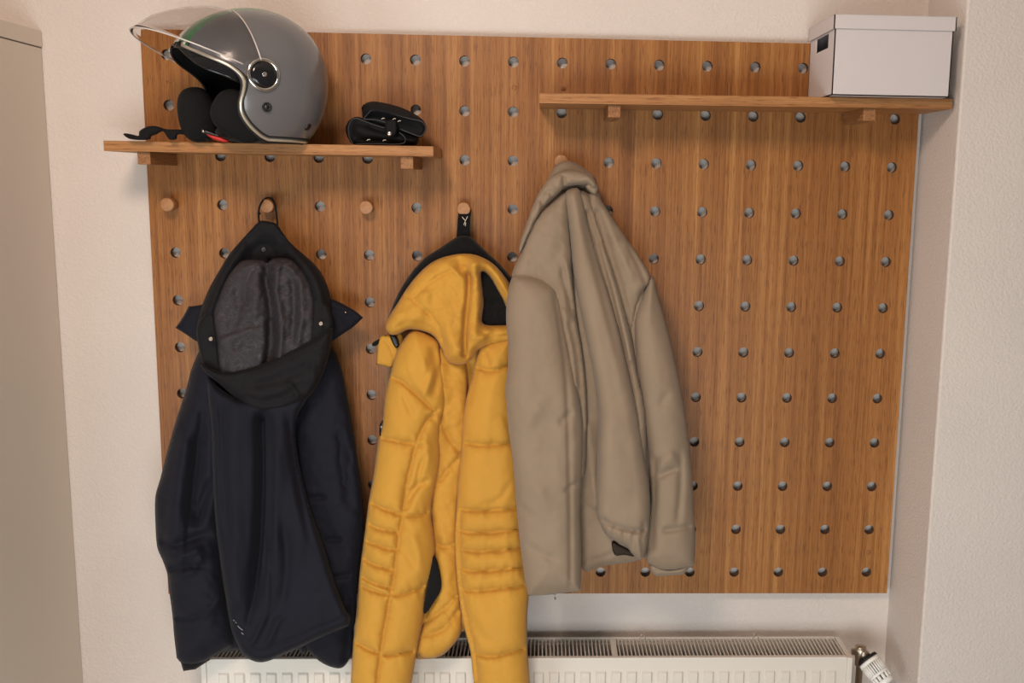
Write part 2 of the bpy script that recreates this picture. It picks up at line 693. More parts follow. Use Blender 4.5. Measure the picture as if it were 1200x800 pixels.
for xa, xb in ((-.725, -.675), (-.025, .025), (.675, .725)):
    b_ = nb(); box(b_, xa, xb, T_B + .0002, WY - .0003, ZO - 1.13, ZO + .03)
    part('batten', b_, MAT['bracket'], bo, False)
for u, v in ((197, 94), (603, 103), (660, 104), (1018, 647)):
    q = pt(u, v, 0)
    b_ = nb(); lathe(b_, (q[0], -.0008, q[2]), (0, 1, 0), [(0, .0045), (.0005, .0055), (.004, .0055)], 20)
    part('screw_plug', b_, MAT['plug'], bo)

# ------------------------------------------------------------------- pegs
hole = lambda i, j: (-.75 + i * P_, ZO - j * P_)
proto = None
PEGS = [(0, 3, 'bare round wooden peg at the far left under the helmet shelf', .036),
        (2, 3, 'round wooden peg holding the dark navy hooded jacket', .036),
        (4, 3, 'bare round wooden peg between the navy and yellow jackets', .030),
        (6, 3, 'round wooden peg holding the yellow quilted jacket by its strap', .030),
        (8, 2, 'round wooden peg holding the beige jacket, only its tip showing above the collar', .036)]
for i, j, lab, ln in PEGS:
    x, z = hole(i, j)
    o = root('coat_peg', (x, 0, z), lab, 'peg', 'wooden pegs in the pegboard')
    b_ = nb(); lathe(b_, (x, T_B - .001, z), (0, -1, 0), [(0, HR * .93), (T_B + .012, HR * .93)], 24)
    part('shaft', b_, MAT['peg'], o)
    b_ = nb(); lathe(b_, (x, -.011, z), (0, -1, 0), [(0, .0115), (.002, .0135), (ln - .014, .0138), (ln - .0125, .0130), (ln - .012, .0115)], 32)
    hd = part('head', b_, MAT['peg'], o)


# ----------------------------------------------------------------- shelves
def shelf(row, u0, u1, vt, cols, label, dz=0, tilt=0):
    a = pt(u0, vt, -.145)
    c_ = pt(u1, vt, -.145)
    zc = ZO - row * P_
    zc += dz
    zb = zc + .0122
    o = root('wall_shelf', ((a[0] + c_[0]) / 2, 0, zb), label, 'shelf', 'oak shelves on the pegboard')
    b_ = nb(); box(b_, a[0], c_[0], -.145, -.0005, zb, zb + .0195, .0012)
    part('board', b_, MAT['shelf'], o, False)
    for cidx in cols:
        x = -.75 + cidx * P_
        b_ = nb(); box(b_, x - .0122, x + .0122, -.135, -.0005, zc - .0118, zb, .0012)
        part('bracket', b_, MAT['bracket'], o, False)
        b_ = nb(); lathe(b_, (x, -.0008, zc - dz), (0, 1, 0), [(0, HR * .93), (T_B - .001, HR * .93)], 20)
        part('dowel', b_, MAT['bracket'], o, False)
    if tilt:    # the board has sagged a little at its left end; it turns about its right end
        piv = Vector((c_[0], 0, zb))
        rm = Matrix.Rotation(-tilt, 4, 'Y')
        o.matrix_world = Matrix.Translation(piv) @ rm @ Matrix.Translation(Vector(o.location) - piv)
    return zb + .0195, a[0], c_[0]


zs1, sx0, sx1 = shelf(2, 121, 508, 168, (0, 5), 'short oak shelf at upper left carrying the helmet', dz=-.0095)
zs2, rx0, rx1 = shelf(1, 632, 1117, 113, (9, 14), 'longer oak shelf at upper right carrying the white box', dz=-.001, tilt=math.radians(.3))

# --------------------------------------------------------------------- box
yb0, yb1 = -.172, -.004
A = pt(974.5, 112.5, yb0)
B = pt(1112, 114, yb0)
bx = root('storage_box', ((A[0] + B[0]) / 2, (yb0 + yb1) / 2, zs2), 'white cardboard storage box with lid and side handle hole on the right shelf', 'box')
zt = float(pt(972, 16, yb0 - .003)[2])
zl = float(pt(972, 33, yb0 - .003)[2])
bm = nb()
x0, x1, z0, z1 = A[0], B[0], zs2 + .0002, zl + .01
# body: left side carries an open handle slot
ya, ybk = yb0 + .040, yb0 + .125
sz0, sz1 = zl - .030, zl - .003
th = .002
box(bm, x0, x1, yb0, yb0 + th, z0, z1)
box(bm, x0, x1, yb1 - th, yb1, z0, z1)
box(bm, x1 - th, x1, yb0, yb1, z0, z1)
box(bm, x0, x1, yb0, yb1, z0, z0 + th)
box(bm, x0, x0 + th, yb0, ya, z0, z1)
box(bm, x0, x0 + th, ybk, yb1, z0, z1)
box(bm, x0, x0 + th, ya, ybk, z0, sz0)
box(bm, x0, x0 + th, ya, ybk, sz1, z1)
part('body', bm, MAT['card'], bx, False)
bm = nb()
lx0, lx1 = x0 - .0035, x1 + .0035
box(bm, lx0, lx1, yb0 - .0035, yb1 + .0035, zt - .002, zt, .0008, 1)
box(bm, lx0, lx1, yb0 - .0035, yb0 - .0015, zl, zt - .001)
box(bm, lx0, lx1, yb1 + .0015, yb1 + .0035, zl, zt - .001)
box(bm, lx0, lx0 + .002, yb0 - .0035, yb1 + .0035, zl, zt - .001)
box(bm, lx1 - .002, lx1, yb0 - .0035, yb1 + .0035, zl, zt - .001)
part('lid', bm, MAT['card'], bx, False)

# ---------------------------------------------------------------- radiator
yrb, yrf = -.012, -.108
q = pt(985, 745, yrb)
zr = float(q[2])
xr1 = float(pt(999.5, 768, yrf)[0])
xr0 = float(pt(235, 772, yrf)[0])
ra = root('radiator', ((xr0 + xr1) / 2, (yrb + yrf) / 2, .1), 'long white panel radiator with slatted top grille under the pegboard', 'radiator')
zr0 = zr - .5
for xb_ in (xr0 + .18, xr1 - .18):
    b_ = nb(); box(b_, xb_ - .012, xb_ + .012, yrb - .004, WY - .0005, zr0 + .05, zr - .03, .001)
    part('wall_bracket', b_, MAT['white_metal'], ra, False)
# front panel with pressed ribs
bm = nb()
prof = []
nr = int((xr1 - xr0 - .06) / .0325)
xs = [xr0 + .012]
hts = [0]
span = (xr1 - xr0 - .06)
pitch = span / nr
cols = [(xr0 + .012, 0)]
for k in range(nr):
    c0 = xr0 + .03 + (k + .5) * pitch
    for dx, h in ((-.0115, 0), (-.0085, 1), (.0085, 1), (.0115, 0)):
        cols.append((c0 + dx, h))
cols.append((xr1 - .012, 0))
rows = [(zr - .008, 0), (zr - .030, 0), (zr - .0335, 1), (zr0 + .04, 1), (zr0 + .036, 0), (zr0, 0)]
gr = [[bm.verts.new((x, yrf - .0045 * a * b2 * 1.0, z)) for x, a in cols] for z, b2 in rows]
for r0, r1 in zip(gr, gr[1:]):
    for k in range(len(cols) - 1):
        bm.faces.new((r0[k], r1[k], r1[k + 1], r0[k + 1]))
ret = bmesh.ops.extrude_face_region(bm, geom=bm.faces[:])
bmesh.ops.translate(bm, verts=[g for g in ret['geom'] if isinstance(g, bmesh.types.BMVert)], vec=(0, .012, 0))
bmesh.ops.recalc_face_normals(bm, faces=bm.faces)
fp = part('front_panel', bm, MAT['white_metal'], ra, False)
bm = nb(); box(bm, xr0 + .012, xr1 - .012, yrb - .012, yrb - .002, zr0, zr - .012, .002)
part('rear_panel', bm, MAT['white_metal'], ra, False)
for xa, xb in ((xr0, xr0 + .0115), (xr1 - .0115, xr1)):
    bm = nb(); box(bm, xa, xb, yrf - .002, yrb, zr0 + .01, zr - .001, .002)
    part('side_cover', bm, MAT['white_metal'], ra, False)
# fins between the plates
bm = nb()
x = xr0 + .02
while x < xr1 - .02:
    box(bm, x, x + .0008, yrf + .014, yrb - .014, zr0 + .03, zr - .022)
    x += .0125
o = part('convector_fins', bm, MAT['fin'], ra, False)
# grille: frame, cross slats and two long rails
bm = nb()
box(bm, xr0 + .0117, xr1 - .0117, yrf, yrf + .011, zr - .009, zr, .0015)
box(bm, xr0 + .0117, xr1 - .0117, yrb - .007, yrb, zr - .009, zr, .0015)
x = xr0 + .020
k = 0
while x < xr1 - .016:
    box(bm, x, x + .0024, yrf + .0095, yrb - .006, zr - .007, zr - .0008)
    x += .0084
for xa in (xr0 + .42, xr0 + .87):
    box(bm, xa, xa + .011, yrf + .009, yrb - .006, zr - .0075, zr - .0005)
part('grille', bm, MAT['white_metal'], ra, False)
# grille clips
for u in (745 + 8, 885):
    q = pt(u, 746, yrb - .004)
    bm = nb(); tube(bm, catmull([(q[0] - .006, yrb - .008, zr), (q[0] - .004, yrb - .006, zr + .007), (q[0] + .002, yrb - .006, zr + .007), (q[0] + .006, yrb - .008, zr)], 5), .0011, 6)
    part('clip', bm, MAT['nickel'], ra)

# -------------------------------------------------------- thermostat valve
y_v = -.075
v0 = Vector(pt(1004, 764, y_v))
hd_ = Vector((.50, -.62, -.62)).normalized()
KS = 1.17
va = root('radiator_valve', v0, 'white thermostat knob on a nickel valve at the right end of the radiator', 'valve')
bm = nb()
lathe(bm, v0 + Vector((-.010, .004, 0)), (1, -.15, 0), [(0, .0075), (.012, .0075), (.013, .0125), (.020, .0125), (.022, .011), (.03, .011)], 6 * 3)
lathe(bm, v0 + Vector((.008, .0, -.012)), (0, 0, 1), [(-v0.z + .0125, .0075), (-.02, .0075), (-.018, .0105), (0, .011), (.010, .014), (.026, .012), (.028, .009)], 18)
lathe(bm, v0 + Vector((.008, 0, .006)), hd_, [(0, .010), (.022, .012)], 18)
part('valve_body', bm, MAT['nickel'], va)
bm = nb()
h0 = v0 + Vector((.008, 0, .006)) + hd_ * .020
lathe(bm, h0, hd_, [(0, .0195), (.004, .0205), (.006, .0205), (.0062, .0185)], 36)
for v_ in bm.verts: v_.co = h0 + (v_.co - h0) * KS
part('collar', bm, MAT['rubber'], va)
bm = nb()
lathe(bm, h0, hd_, [(.006, .0165), (.035, .0155), (.052, .0145)], 36)
for v_ in bm.verts: v_.co = h0 + (v_.co - h0) * KS
hb = part('core', bm, MAT['sensor'], va)
bm = nb()
d_, a_, c_ = frame_axes(hd_)
# bands between which the slots show
lathe(bm, h0, hd_, [(.006, .0170), (.006, .0208), (.0125, .0215), (.0125, .0170)], 40, False)
lathe(bm, h0, hd_, [(.0330, .016), (.0330, .0205), (.0375, .0200), (.0375, .016)], 40, False)
lathe(bm, h0, hd_, [(.0470, .013), (.0470, .0188), (.0545, .0165), (.0565, .0130), (.057, .0002)], 40, False)
for k in range(26):
    an = 2 * PI * k / 26
    rad = a_ * math.cos(an) + c_ * math.sin(an)
    tg = d_.cross(rad)
    for (t0, t1, ra0, ra1) in ((.012, .0335, .0213, .0204), (.037, .0475, .0199, .0187)):
        if t0 > .03 and k % 2:
            continue
        w = .00155 if t0 < .03 else .0028
        vs = []
        for t_, rr in ((t0, ra0), (t1, ra1)):
            for s1, dr in ((-1, 0), (1, 0), (1, -.004), (-1, -.004)):
                vs.append(bm.verts.new(h0 + d_ * t_ + rad * (rr + dr) + tg * w * s1))
        for f in ((0, 1, 5, 4), (1, 2, 6, 5), (2, 3, 7, 6), (3, 0, 4, 7), (0, 3, 2, 1), (4, 5, 6, 7)):
            bm.faces.new([vs[i] for i in f])
bmesh.ops.recalc_face_normals(bm, faces=bm.faces)
for v_ in bm.verts: v_.co = h0 + (v_.co - h0) * KS
part('thermostat_knob', bm, MAT['white_plastic'], va)

# ------------------------------------------------------------------ helmet
S = None
YH = -.150
HC = pt(297, 94, YH)
S = .985 * float(pt(298, 94, YH)[0] - HC[0])          # metres per pixel at the helmet
AL = math.radians(34)
BE = AL - math.radians(17.6)
fwd = np.array([-math.cos(AL), -math.sin(AL), 0])
nea = np.array([math.sin(AL), -math.cos(AL), 0])
BL = .122
helm = root('motorcycle_helmet', (HC[0], HC[1], zs1), 'grey open-face motorcycle helmet with green and white stripe and raised clear visor on left shelf', 'helmet')
rot_h = math.atan2(fwd[1], fwd[0])
_tab = [(0, 86), (30, 87), (60, 84), (90, 82), (120, 84), (150, 93), (165, 97), (180, 99), (210, 102), (240, 100), (270, 94), (292, 93), (315, 94), (335, 88), (360, 86)]


def Rof(th):
    th = th % 360
    # smooth periodic interpolation
    xs_ = [a for a, _ in _tab]
    ys_ = [r2 for _, r2 in _tab]
    acc = 0
    for dlt, w in ((-12, .25), (0, .5), (12, .25)):
        acc += w * np.interp((th + dlt) % 360, xs_, ys_)
    return acc * S


def H(x, y, z):
    """helmet frame (x forward, y towards the near side, z up) -> world"""
    return Vector(HC) + Vector(fwd) * x + Vector(nea) * y + Vector((0, 0, z))


PH = 2.25


def lat(r, R0, B0):
    return B0 * max(0, 1 - (r / R0) ** PH) ** (1 / PH)


TR = [(209, 52), (222, 57), (240, 64.5), (256, 71), (270, 78), (281, 87), (285.5, 97), (284.5, 108), (281.5, 120), (283, 133), (290, 145), (299, 154.5), (308, 161.5), (318, 165), (335, 166.5), (352, 166.5), (362, 165)]
CY = math.cos(BE)
SY = math.sin(BE)
ZB = zs1 + .003 - float(HC[2])
TR = [tuple(q_) for q_ in catmull(TR, 3)]


def to_local(p):
    rel = np.asarray(p, float) - np.array(HC)
    return float(rel @ fwd), float(rel @ nea), float(rel[2])


def on_plane(u, v, yl=0.):
    """where the sight line through (u, v) meets the helmet's sagittal plane (offset yl)"""
    a = np.array(pt(u, v, -.05)); b2 = np.array(pt(u, v, -.35))
    la, lb = to_local(a)[1], to_local(b2)[1]
    t_ = (yl - la) / (lb - la)
    return to_local(a + (b2 - a) * t_)


def on_shell(u, v, k=1.0, Bk=None):
    Bk = BL * k if Bk is None else Bk
    yl = BL * .5
    for it in range(60):
        x, _, z = on_plane(u, v, yl)
        r0 = math.hypot(x, z)
        th = math.degrees(math.atan2(z, -x)) % 360
        yn = lat(r0, Rof(th) * k, Bk)
        yl += (yn - yl) * .5
    return on_plane(u, v, yl)[0], yl, on_plane(u, v, yl)[2]


tr = []
for k, (u, v) in enumerate(TR):
    if k == 0:
        x, yy, zz = on_plane(u, v, 0)
    else:
        x, yy, zz = on_shell(u, v)
    if v > 160:
        zz = max(ZB, zz) if v < 164 else ZB
    tr.append((math.degrees(math.atan2(zz, -x)) % 360, math.hypot(x, zz)))
tr.sort()
th_b = tr[0][0]
th_e = tr[-1][0]


def rtrim(th):
    th = th % 360
    R0 = Rof(th)
    if th < th_b or th > 359:
        return None
    if th <= th_e:
        r0 = float(np.interp(th, [a for a, _ in tr], [r2 for _, r2 in tr]))
    else:
        sn = math.sin(math.radians(th))
        if sn > -.05:
            return None
        r0 = ZB / sn
    return None if r0 >= R0 * .9995 else r0


def hshell(bm, k, Bk, ths, nr=22, th0=None, r_from=0, r_to=None, Rfun=Rof, trimf=rtrim, center=True):
    """mirrored half shells joined along the crest"""
    closed = th0 is None
    grid = {}
    for side in (1, -1):
        for i, th in enumerate(ths):
            R0 = Rfun(th) * k
            rt = trimf(th)
            smax = PI / 2 if rt is None else math.asin(min(1, rt * (k if k < 1 else 1) / R0))
            s0 = 0
            for j in range(nr + 1):
                s = s0 + (smax - s0) * j / nr
                if j == 0 and center and closed:
                    key = (side, 'c')
                elif j == nr and rt is None:
                    key = ('crest', i)
                else:
                    key = (side, i, j)
                if key not in grid:
                    r0 = R0 * math.sin(s)
                    y = lat(r0, R0, Bk) * side
                    ta = math.radians(th)
                    grid[key] = bm.verts.new(H(-r0 * math.cos(ta), y, r0 * math.sin(ta)))
                grid[('i', side, i, j)] = grid[key]
    n_ = len(ths)
    for side in (1, -1):
        for i in range(n_ if closed else n_ - 1):
            i2 = (i + 1) % n_
            for j in range(nr):
                q_ = [grid[('i', side, i, j)], grid[('i', side, i2, j)], grid[('i', side, i2, j + 1)], grid[('i', side, i, j + 1)]]
                q2 = []
                for v_ in q_:
                    if v_ not in q2:
                        q2.append(v_)
                if len(q2) >= 3:
                    try:
                        bm.faces.new(q2)
                    except ValueError:
                        pass
    bmesh.ops.recalc_face_normals(bm, faces=bm.faces)
    return grid


ths = sorted(set([i * 2.5 for i in range(144)] + [th_b, th_b + .6]))
bm = nb()
g = hshell(bm, 1.0, BL, ths, 30)
# give the shell its own rotated frame so the stripe follows the crest
me = bpy.data.meshes.new('shell')
mw = Matrix.Translation(Vector(HC)) @ Matrix(((fwd[0], nea[0], 0, 0), (fwd[1], nea[1], 0, 0), (0, 0, 1, 0), (0, 0, 0, 1)))
bmesh.ops.transform(bm, matrix=mw.inverted(), verts=bm.verts)
for f in bm.faces:
    f.smooth = True
bm.to_mesh(me); bm.free()
me.materials.append(MAT['helmet'])
shell = bpy.data.objects.new('shell', me)
COL.objects.link(shell)
shell.parent = helm
shell.matrix_local = Matrix.Translation(Vector(HC) - Vector(helm.location)) @ mw.to_3x3().to_4x4()
bm = nb()
hshell(bm, .955, BL * .955, ths, 20)
part('inner_lining', bm, MAT['lining_black'], helm)


# rim trims
def rim_pts(k, Bk, dth=0, r_add=0):
    out_ = {1: [], -1: []}
    for side in (1, -1):
        for th in np.linspace(th_b + .3, 322, 120):
            rt = rtrim(th)
            if rt is None:
                continue
            R0 = Rof(th) * k
            rr = min(rt + r_add, R0)
            y = lat(rr, R0, Bk) * side
            ta = math.radians(th)
            out_[side].append(H(-rr * math.cos(ta), y, rr * math.sin(ta)))
    return out_


for nm, k, ra_, rad, mt in (('rim_trim', 1.004, -.001, .0030, 'trim_cream'), ('rubber_seal', .985, .0022, .0030, 'rubber'), ('rim_line', 1.004, -.0062, .0016, 'rubber')):
    rp = rim_pts(k, BL * k, 0, ra_)
    bm = nb()
    tube(bm, list(reversed(rp[1])) + rp[-1], rad, 8)
    part(nm, bm, MAT[mt], helm)

# glossy retracted sun shade under the brow
bm = nb()
LO = [(207, 55), (216, 64), (229, 75), (244, 83), (262, 89), (281, 98)]
UP = [(207, 51), (222, 57), (240, 64.5), (256, 71), (270, 78), (283, 88)]
rows_ = []
for side in (1, -1):
    for (ul, vl), (uu, vu) in zip(LO, UP):
        pr = []
        for t_ in np.linspace(0, 1, 6):
            u = ul + (uu - ul) * t_
            v = vl + (vu - vl) * t_
            x, yy, zz = on_shell(u, v, .99, BL * .97)
            pr.append((x, yy, zz))
        rows_.append([bm.verts.new(H(a, b2 * side, c2)) for a, b2, c2 in pr])
h_ = len(LO)
for rr_ in rows_[h_ + 1:]:
    for v_ in rr_:
        bm.verts.remove(v_)
seqs = rows_[:h_][::-1] + rows_[h_:h_ + 1]
for r0, r1 in zip(seqs, seqs[1:]):
    for k in range(5):
        bm.faces.new((r0[k], r1[k], r1[k + 1], r0[k + 1]))
bmesh.ops.recalc_face_normals(bm, faces=bm.faces)
o = part('sun_shade', bm, MAT['gloss_black'], helm)
md = o.modifiers.new('t', 'SOLIDIFY'); md.thickness = .002


# cheek pads
def pad(name, c, rx, ry, rz, tiltd, mat, sq_=2.5):
    bm = nb()
    bmesh.ops.create_uvsphere(bm, u_segments=32, v_segments=20, radius=1)
    ca, sa = math.cos(tiltd), math.sin(tiltd)
    for v_ in bm.verts:
        d = v_.co
        k = (abs(d.x) ** sq_ + abs(d.y) ** sq_ + abs(d.z) ** sq_) ** (-1 / sq_)
        x, y, z = d.x * k * rx, d.y * k * ry, d.z * k * rz
        nz_ = .0025 * noise.noise(Vector((x * 30, y * 30, z * 30)))
        x, z = x * ca - z * sa, x * sa + z * ca
        v_.co = H(c[0] + x * (1 + nz_ * 8), c[1] + y, c[2] + z)
    return part(name, bm, mat, helm)


pad('cheek_pad', (.048, .072, -.072), .052, .024, .042, .5, MAT['pad_black'])
pad('cheek_pad', (.090, -.056, -.066), .033, .034, .051, -.12, MAT['pad_black'])
pad('neck_roll', (.0, .0, -.098), .068, .075, .018, 0, MAT['lining_black'], 2.6)


def onshell(u, v, k=1.0):
    x, yy, zz = on_shell(u, v, k)
    return H(x, yy, zz), (x, yy, zz)


nv = Vector(nea)
hp, hloc = onshell(308.5, 87.5)
bm = nb(); lathe(bm, hp - nv * .004, nv, [(0, .029), (.007, .029), (.009, .0275), (.0085, .0235), (.006, .0228)], 48)
hg = part('hinge_ring', bm, MAT['chrome'], helm)
bm = nb(); lathe(bm, hp - nv * .004, nv, [(0, .024), (.0075, .0238), (.0105, .018), (.0115, .006), (.0115, .004)], 48)
hdsc = part('hinge_cap', bm, MAT['gloss_black'], helm)
bm = nb(); lathe(bm, hp + nv * .0065, nv, [(0, .0042), (.0022, .0040), (.0026, .003), (.0018, .0018)], 20)
part('screw', bm, MAT['chrome'], hdsc)
bp, _ = onshell(312.5, 125.5)
bm = nb(); lathe(bm, bp - nv * .003, nv, [(0, .0085), (.005, .0085), (.006, .0070), (.0045, .0055), (.0045, .0035), (.0055, .003)], 28)
part('snap_button', bm, MAT['black_plastic'], helm)
bp2, lc = onshell(361, 149)
n2 = (bp2 - Vector(HC)).normalized()
bm = nb(); lathe(bm, bp2 - n2 * .003, n2, [(0, .0075), (.004, .0075), (.005, .006), (.004, .004)], 24)
part('snap_button', bm, MAT['black_plastic'], helm)
fc, _ = onshell(314, 112, .999)
# far hinge disc
fp_ = H(hloc[0], -hloc[1], hloc[2])
bm = nb(); lathe(bm, fp_ + nv * .004, -nv, [(0, .029), (.009, .0275), (.010, .022)], 40)
part('hinge_ring', bm, MAT['chrome'], helm)

# clear bubble visor, swung up: angular sweep about the hinge axis
hx, hz = hloc[0], hloc[2]
VT = []
for (u, v) in ((160, 29), (168, 24), (182, 14.5), (205, 7.5), (230, 4), (255, 4.5), (272, 8)):
    x, _, z = on_plane(u, v, .045)
    x, z = x - hx, z - hz
    VT.append((math.degrees(math.atan2(z, x)), math.hypot(x, z)))
va0, va1 = VT[0][0], VT[-1][0]
bm = nb()
NT, NR = 26, 22
BV = hloc[1] + .008
grid = []
for i in range(NT + 1):
    a = va0 + (va1 - va0) * i / NT
    Rv = float(np.interp(a, [q_[0] for q_ in VT], [q_[1] for q_ in VT]))
    ta = math.radians(a)
    rowv = []
    for j in range(2 * NR + 1):
        s = -PI / 2 + .17 + (PI - .34) * j / (2 * NR)
        r0 = Rv * abs(math.cos(s)) ** .92
        y = BV * math.sin(s) / math.sin(PI / 2 - .17)
        rowv.append(bm.verts.new(H(hx + r0 * math.cos(ta), y, hz + r0 * math.sin(ta))))
    grid.append(rowv)
for r0, r1 in zip(grid, grid[1:]):
    for k in range(len(r0) - 1):
        bm.faces.new((r0[k], r0[k + 1], r1[k + 1], r1[k]))
bmesh.ops.recalc_face_normals(bm, faces=bm.faces)
ed0 = [v_.co.copy() for v_ in grid[0]]
ed1 = [v_.co.copy() for v_ in grid[-1]]
o = part('visor', bm, MAT['visor'], helm)
o['label'] = 'clear raised bubble visor'
md = o.modifiers.new('t', 'SOLIDIFY'); md.thickness = .0018
for e_ in (ed0, ed1):
    bm = nb(); tube(bm, e_, .0013, 6)
    part('visor_edge', bm, MAT['visor_edge'], o)

# strap, buckle and red tab lying on the shelf
strap = off([(187, 203), (205, 197), (250, 205), (286, 213), (290, 185), (320, 163), (360, 150), (405, 152), (450, 168), (490, 172), (540, 172), (600, 180), (650, 180), (700, 205), (760, 245), (690, 238), (640, 212), (570, 205), (535, 206), (528, 235), (485, 238), (465, 215), (440, 184), (400, 205), (368, 215), (358, 237), (290, 240), (225, 232)], 110, 120, 5.4545)
cloth('chin_strap', strap, -.160, .009, 5, MAT['pad_black'], helm, step=1.6, noise_a=.0008, back=.8)
cloth('release_tab', off([(715, 195), (745, 198), (800, 213), (835, 230), (865, 243), (855, 254), (815, 252), (770, 238), (735, 218)], 110, 120, 5.4545), -.214, .006, 4, MAT['red'], helm, step=1.4, noise_a=.0005, back=.8, label='red plastic quick-release tab')
cloth('buckle', off([(690, 178), (705, 170), (728, 175), (770, 196), (800, 205), (806, 218), (780, 216), (740, 206), (700, 196)], 110, 120, 5.4545), -.221, .004, 3, MAT['black_plastic'], helm, step=1.4, noise_a=0, back=.8)
q = pt(238.5, 153.5, -.226)
bm = nb(); bmesh.ops.create_uvsphere(bm, u_segments=16, v_segments=10, radius=.0028, matrix=Matrix.Translation(Vector(q)))
part('rivet', bm, MAT['chrome'], helm)

# ------------------------------------------------------- folded gloves
gz = lambda L_: off(L_, 390, 110, 8.892)
gl = root('folded_gloves', tuple(pt(452, 168, -.09)), 'folded black leather gloves with a silver snap beside the helmet on the left shelf', 'gloves')
cloth('lower_glove', gz([(225, 528), (165, 470), (135, 400), (135, 340), (170, 275), (240, 238), (310, 250), (420, 280), (540, 320), (650, 370), (740, 400), (860, 440), (895, 465), (888, 500), (865, 533), (700, 535), (450, 532)]),
      -.085, .035, 14, MAT['leather'], gl, step=1.6, noise_a=.001,
      folds=[('g', gz([(190, 330), (210, 420), (330, 480), (560, 500)]), 5, -.008), ('g', gz([(230, 300), (420, 360), (600, 420)]), 4, -.006), ('g', gz([(760, 470), (850, 500)]), 4, .004)])
cloth('upper_glove', gz([(310, 240), (308, 170), (340, 100), (420, 78), (520, 90), (640, 118), (760, 160), (880, 225), (950, 285), (975, 350), (960, 410), (915, 455), (850, 445), (700, 400), (560, 345), (420, 300), (330, 275)]),
      -.088, .042, 14, MAT['leather'], gl, step=1.6, noise_a=.001,
      folds=[('s', gz([(325, 262), (380, 185), (480, 185), (640, 220), (800, 262), (940, 300)]), 6, .009), ('g', gz([(420, 240), (600, 280), (880, 370)]), 6, -.010)])
for ln in ([(320, 262), (375, 195), (410, 172), (500, 182), (640, 214), (800, 258), (920, 285), (965, 340), (955, 400), (915, 440), (850, 425), (700, 365)],
           [(215, 525), (170, 440), (165, 340), (200, 270), (250, 255), (320, 280), (440, 325), (545, 355)],
           [(690, 400), (745, 445), (755, 490), (730, 515), (640, 525), (460, 520), (230, 522)],
           [(320, 262), (360, 265), (450, 270), (560, 300)]):
    P = [Vector(x) for x in pts(catmull(gz(ln), 5), -.131)]
    bm = nb(); tube(bm, P, .0011, 6)
    part('piping', bm, MAT['piping'], gl)
cloth('snap_strap', gz([(560, 270), (660, 270), (672, 330), (668, 400), (640, 440), (585, 445), (548, 410), (540, 340)]), -.128, .006, 4, MAT['leather'], gl, step=1.5, noise_a=.0003, back=.8)
q = Vector(pt(456.3, 156.5, -.136))
bm = nb(); lathe(bm, q, (0, -1, 0), [(-.002, .0045), (.001, .0048), (.0025, .0038), (.0034, .0018), (.0035, .0003)], 24)
part('snap_button', bm, MAT['chrome'], gl, label='silver snap button')
for u, v in ((432, 164), (450.5, 164.5), (449, 139), (462, 139.5), (468, 142)):
    q = Vector(pt(u, v, -.1325))
    bm = nb(); tube(bm, catmull([q + Vector((-.003, 0, -.001)), q + Vector((0, -.001, .001)), q + Vector((.003, 0, .0005))], 4), .0006, 6)
    part('stitch', bm, MAT['thread'], gl)


# =================================================================== jackets
def px(L_):
    return [tuple(map(float, q_)) for q_ in L_]


# ------------------------------------------------------- dark navy jacket
nj = root('hooded_jacket', tuple(pt(313, 262, -.06)), 'dark navy hooded jacket with grey patterned hood lining hanging from a peg', 'jacket', None)
DN = [(250, -.050), (400, -.075), (600, -.105), (700, -.132), (790, -.145)]


def dd(off_):
    return [(v, y + off_) for v, y in DN]


# body behind everything
cloth('back_panel', px([(262, 420), (300, 400), (350, 400), (385, 405), (398, 425), (408, 470), (414, 520), (420, 600), (418, 690), (412, 740), (366, 752), (356, 768), (340, 752), (300, 758), (262, 764), (240, 760), (232, 700), (222, 600), (222, 500), (238, 430)]),
      dd(.012), .030, 22, MAT['navy'], nj, step=4, noise_a=.002)
cloth('sleeve', px([(244, 400), (262, 440), (262, 520), (258, 600), (262, 680), (272, 735), (273, 757), (273, 757), (252, 768), (240, 775), (224, 779), (212, 776), (207, 770), (207, 770), (204, 745), (202, 720), (198, 690), (196, 672), (190, 655), (184, 640), (182, 610), (182, 582), (188, 560), (197, 525), (207, 490), (217, 460), (227, 425)]),
      dd(-.005), .050, 34, MAT['navy'], nj, noise_a=.0022, noise_s=.06,
      folds=[('g', px([(234, 490), (228, 560), (222, 620)]), 9, -.018, (.2, .2)), ('s', px([(214, 690), (218, 610), (228, 540), (232, 480)]), 12, .006, (.2, .2)), ('g', px([(215, 520), (208, 580), (200, 640)]), 10, .008),
             ('g', px([(185, 632), (205, 638), (228, 630), (250, 624)]), 5, -.012, (.1, .3)), ('g', px([(190, 655), (215, 652), (240, 640)]), 5, .009, (.2, .2)),
             ('g', px([(196, 668), (218, 664), (248, 662)]), 4, -.010, (.1, .3)), ('g', px([(200, 678), (222, 670), (235, 655)]), 4, .006),
             ('g', px([(204, 724), (225, 724), (240, 716)]), 3.5, -.007, (.1, .4)), ('g', px([(233, 725), (255, 705), (268, 680)]), 5, .007, (.3, .3)),
             ('c', px([(184, 580), (195, 586), (212, 588)]), 2, -.004), ('c', px([(207, 733), (235, 738), (268, 736)]), 1.4, -.0015),
             ('g', px([(246, 560), (234, 600), (228, 618)]), 6, -.014, (.2, .2)), ('g', px([(238, 470), (236, 520)]), 5, -.007, (.3, .3))])
cloth('cuff', px([(213, 770), (240, 766), (246, 773), (246, 773), (229, 784), (229, 784), (215, 786), (215, 786)]), dd(.004), .018, 8, MAT['navy_warm'], nj, step=2.2, noise_a=.001)
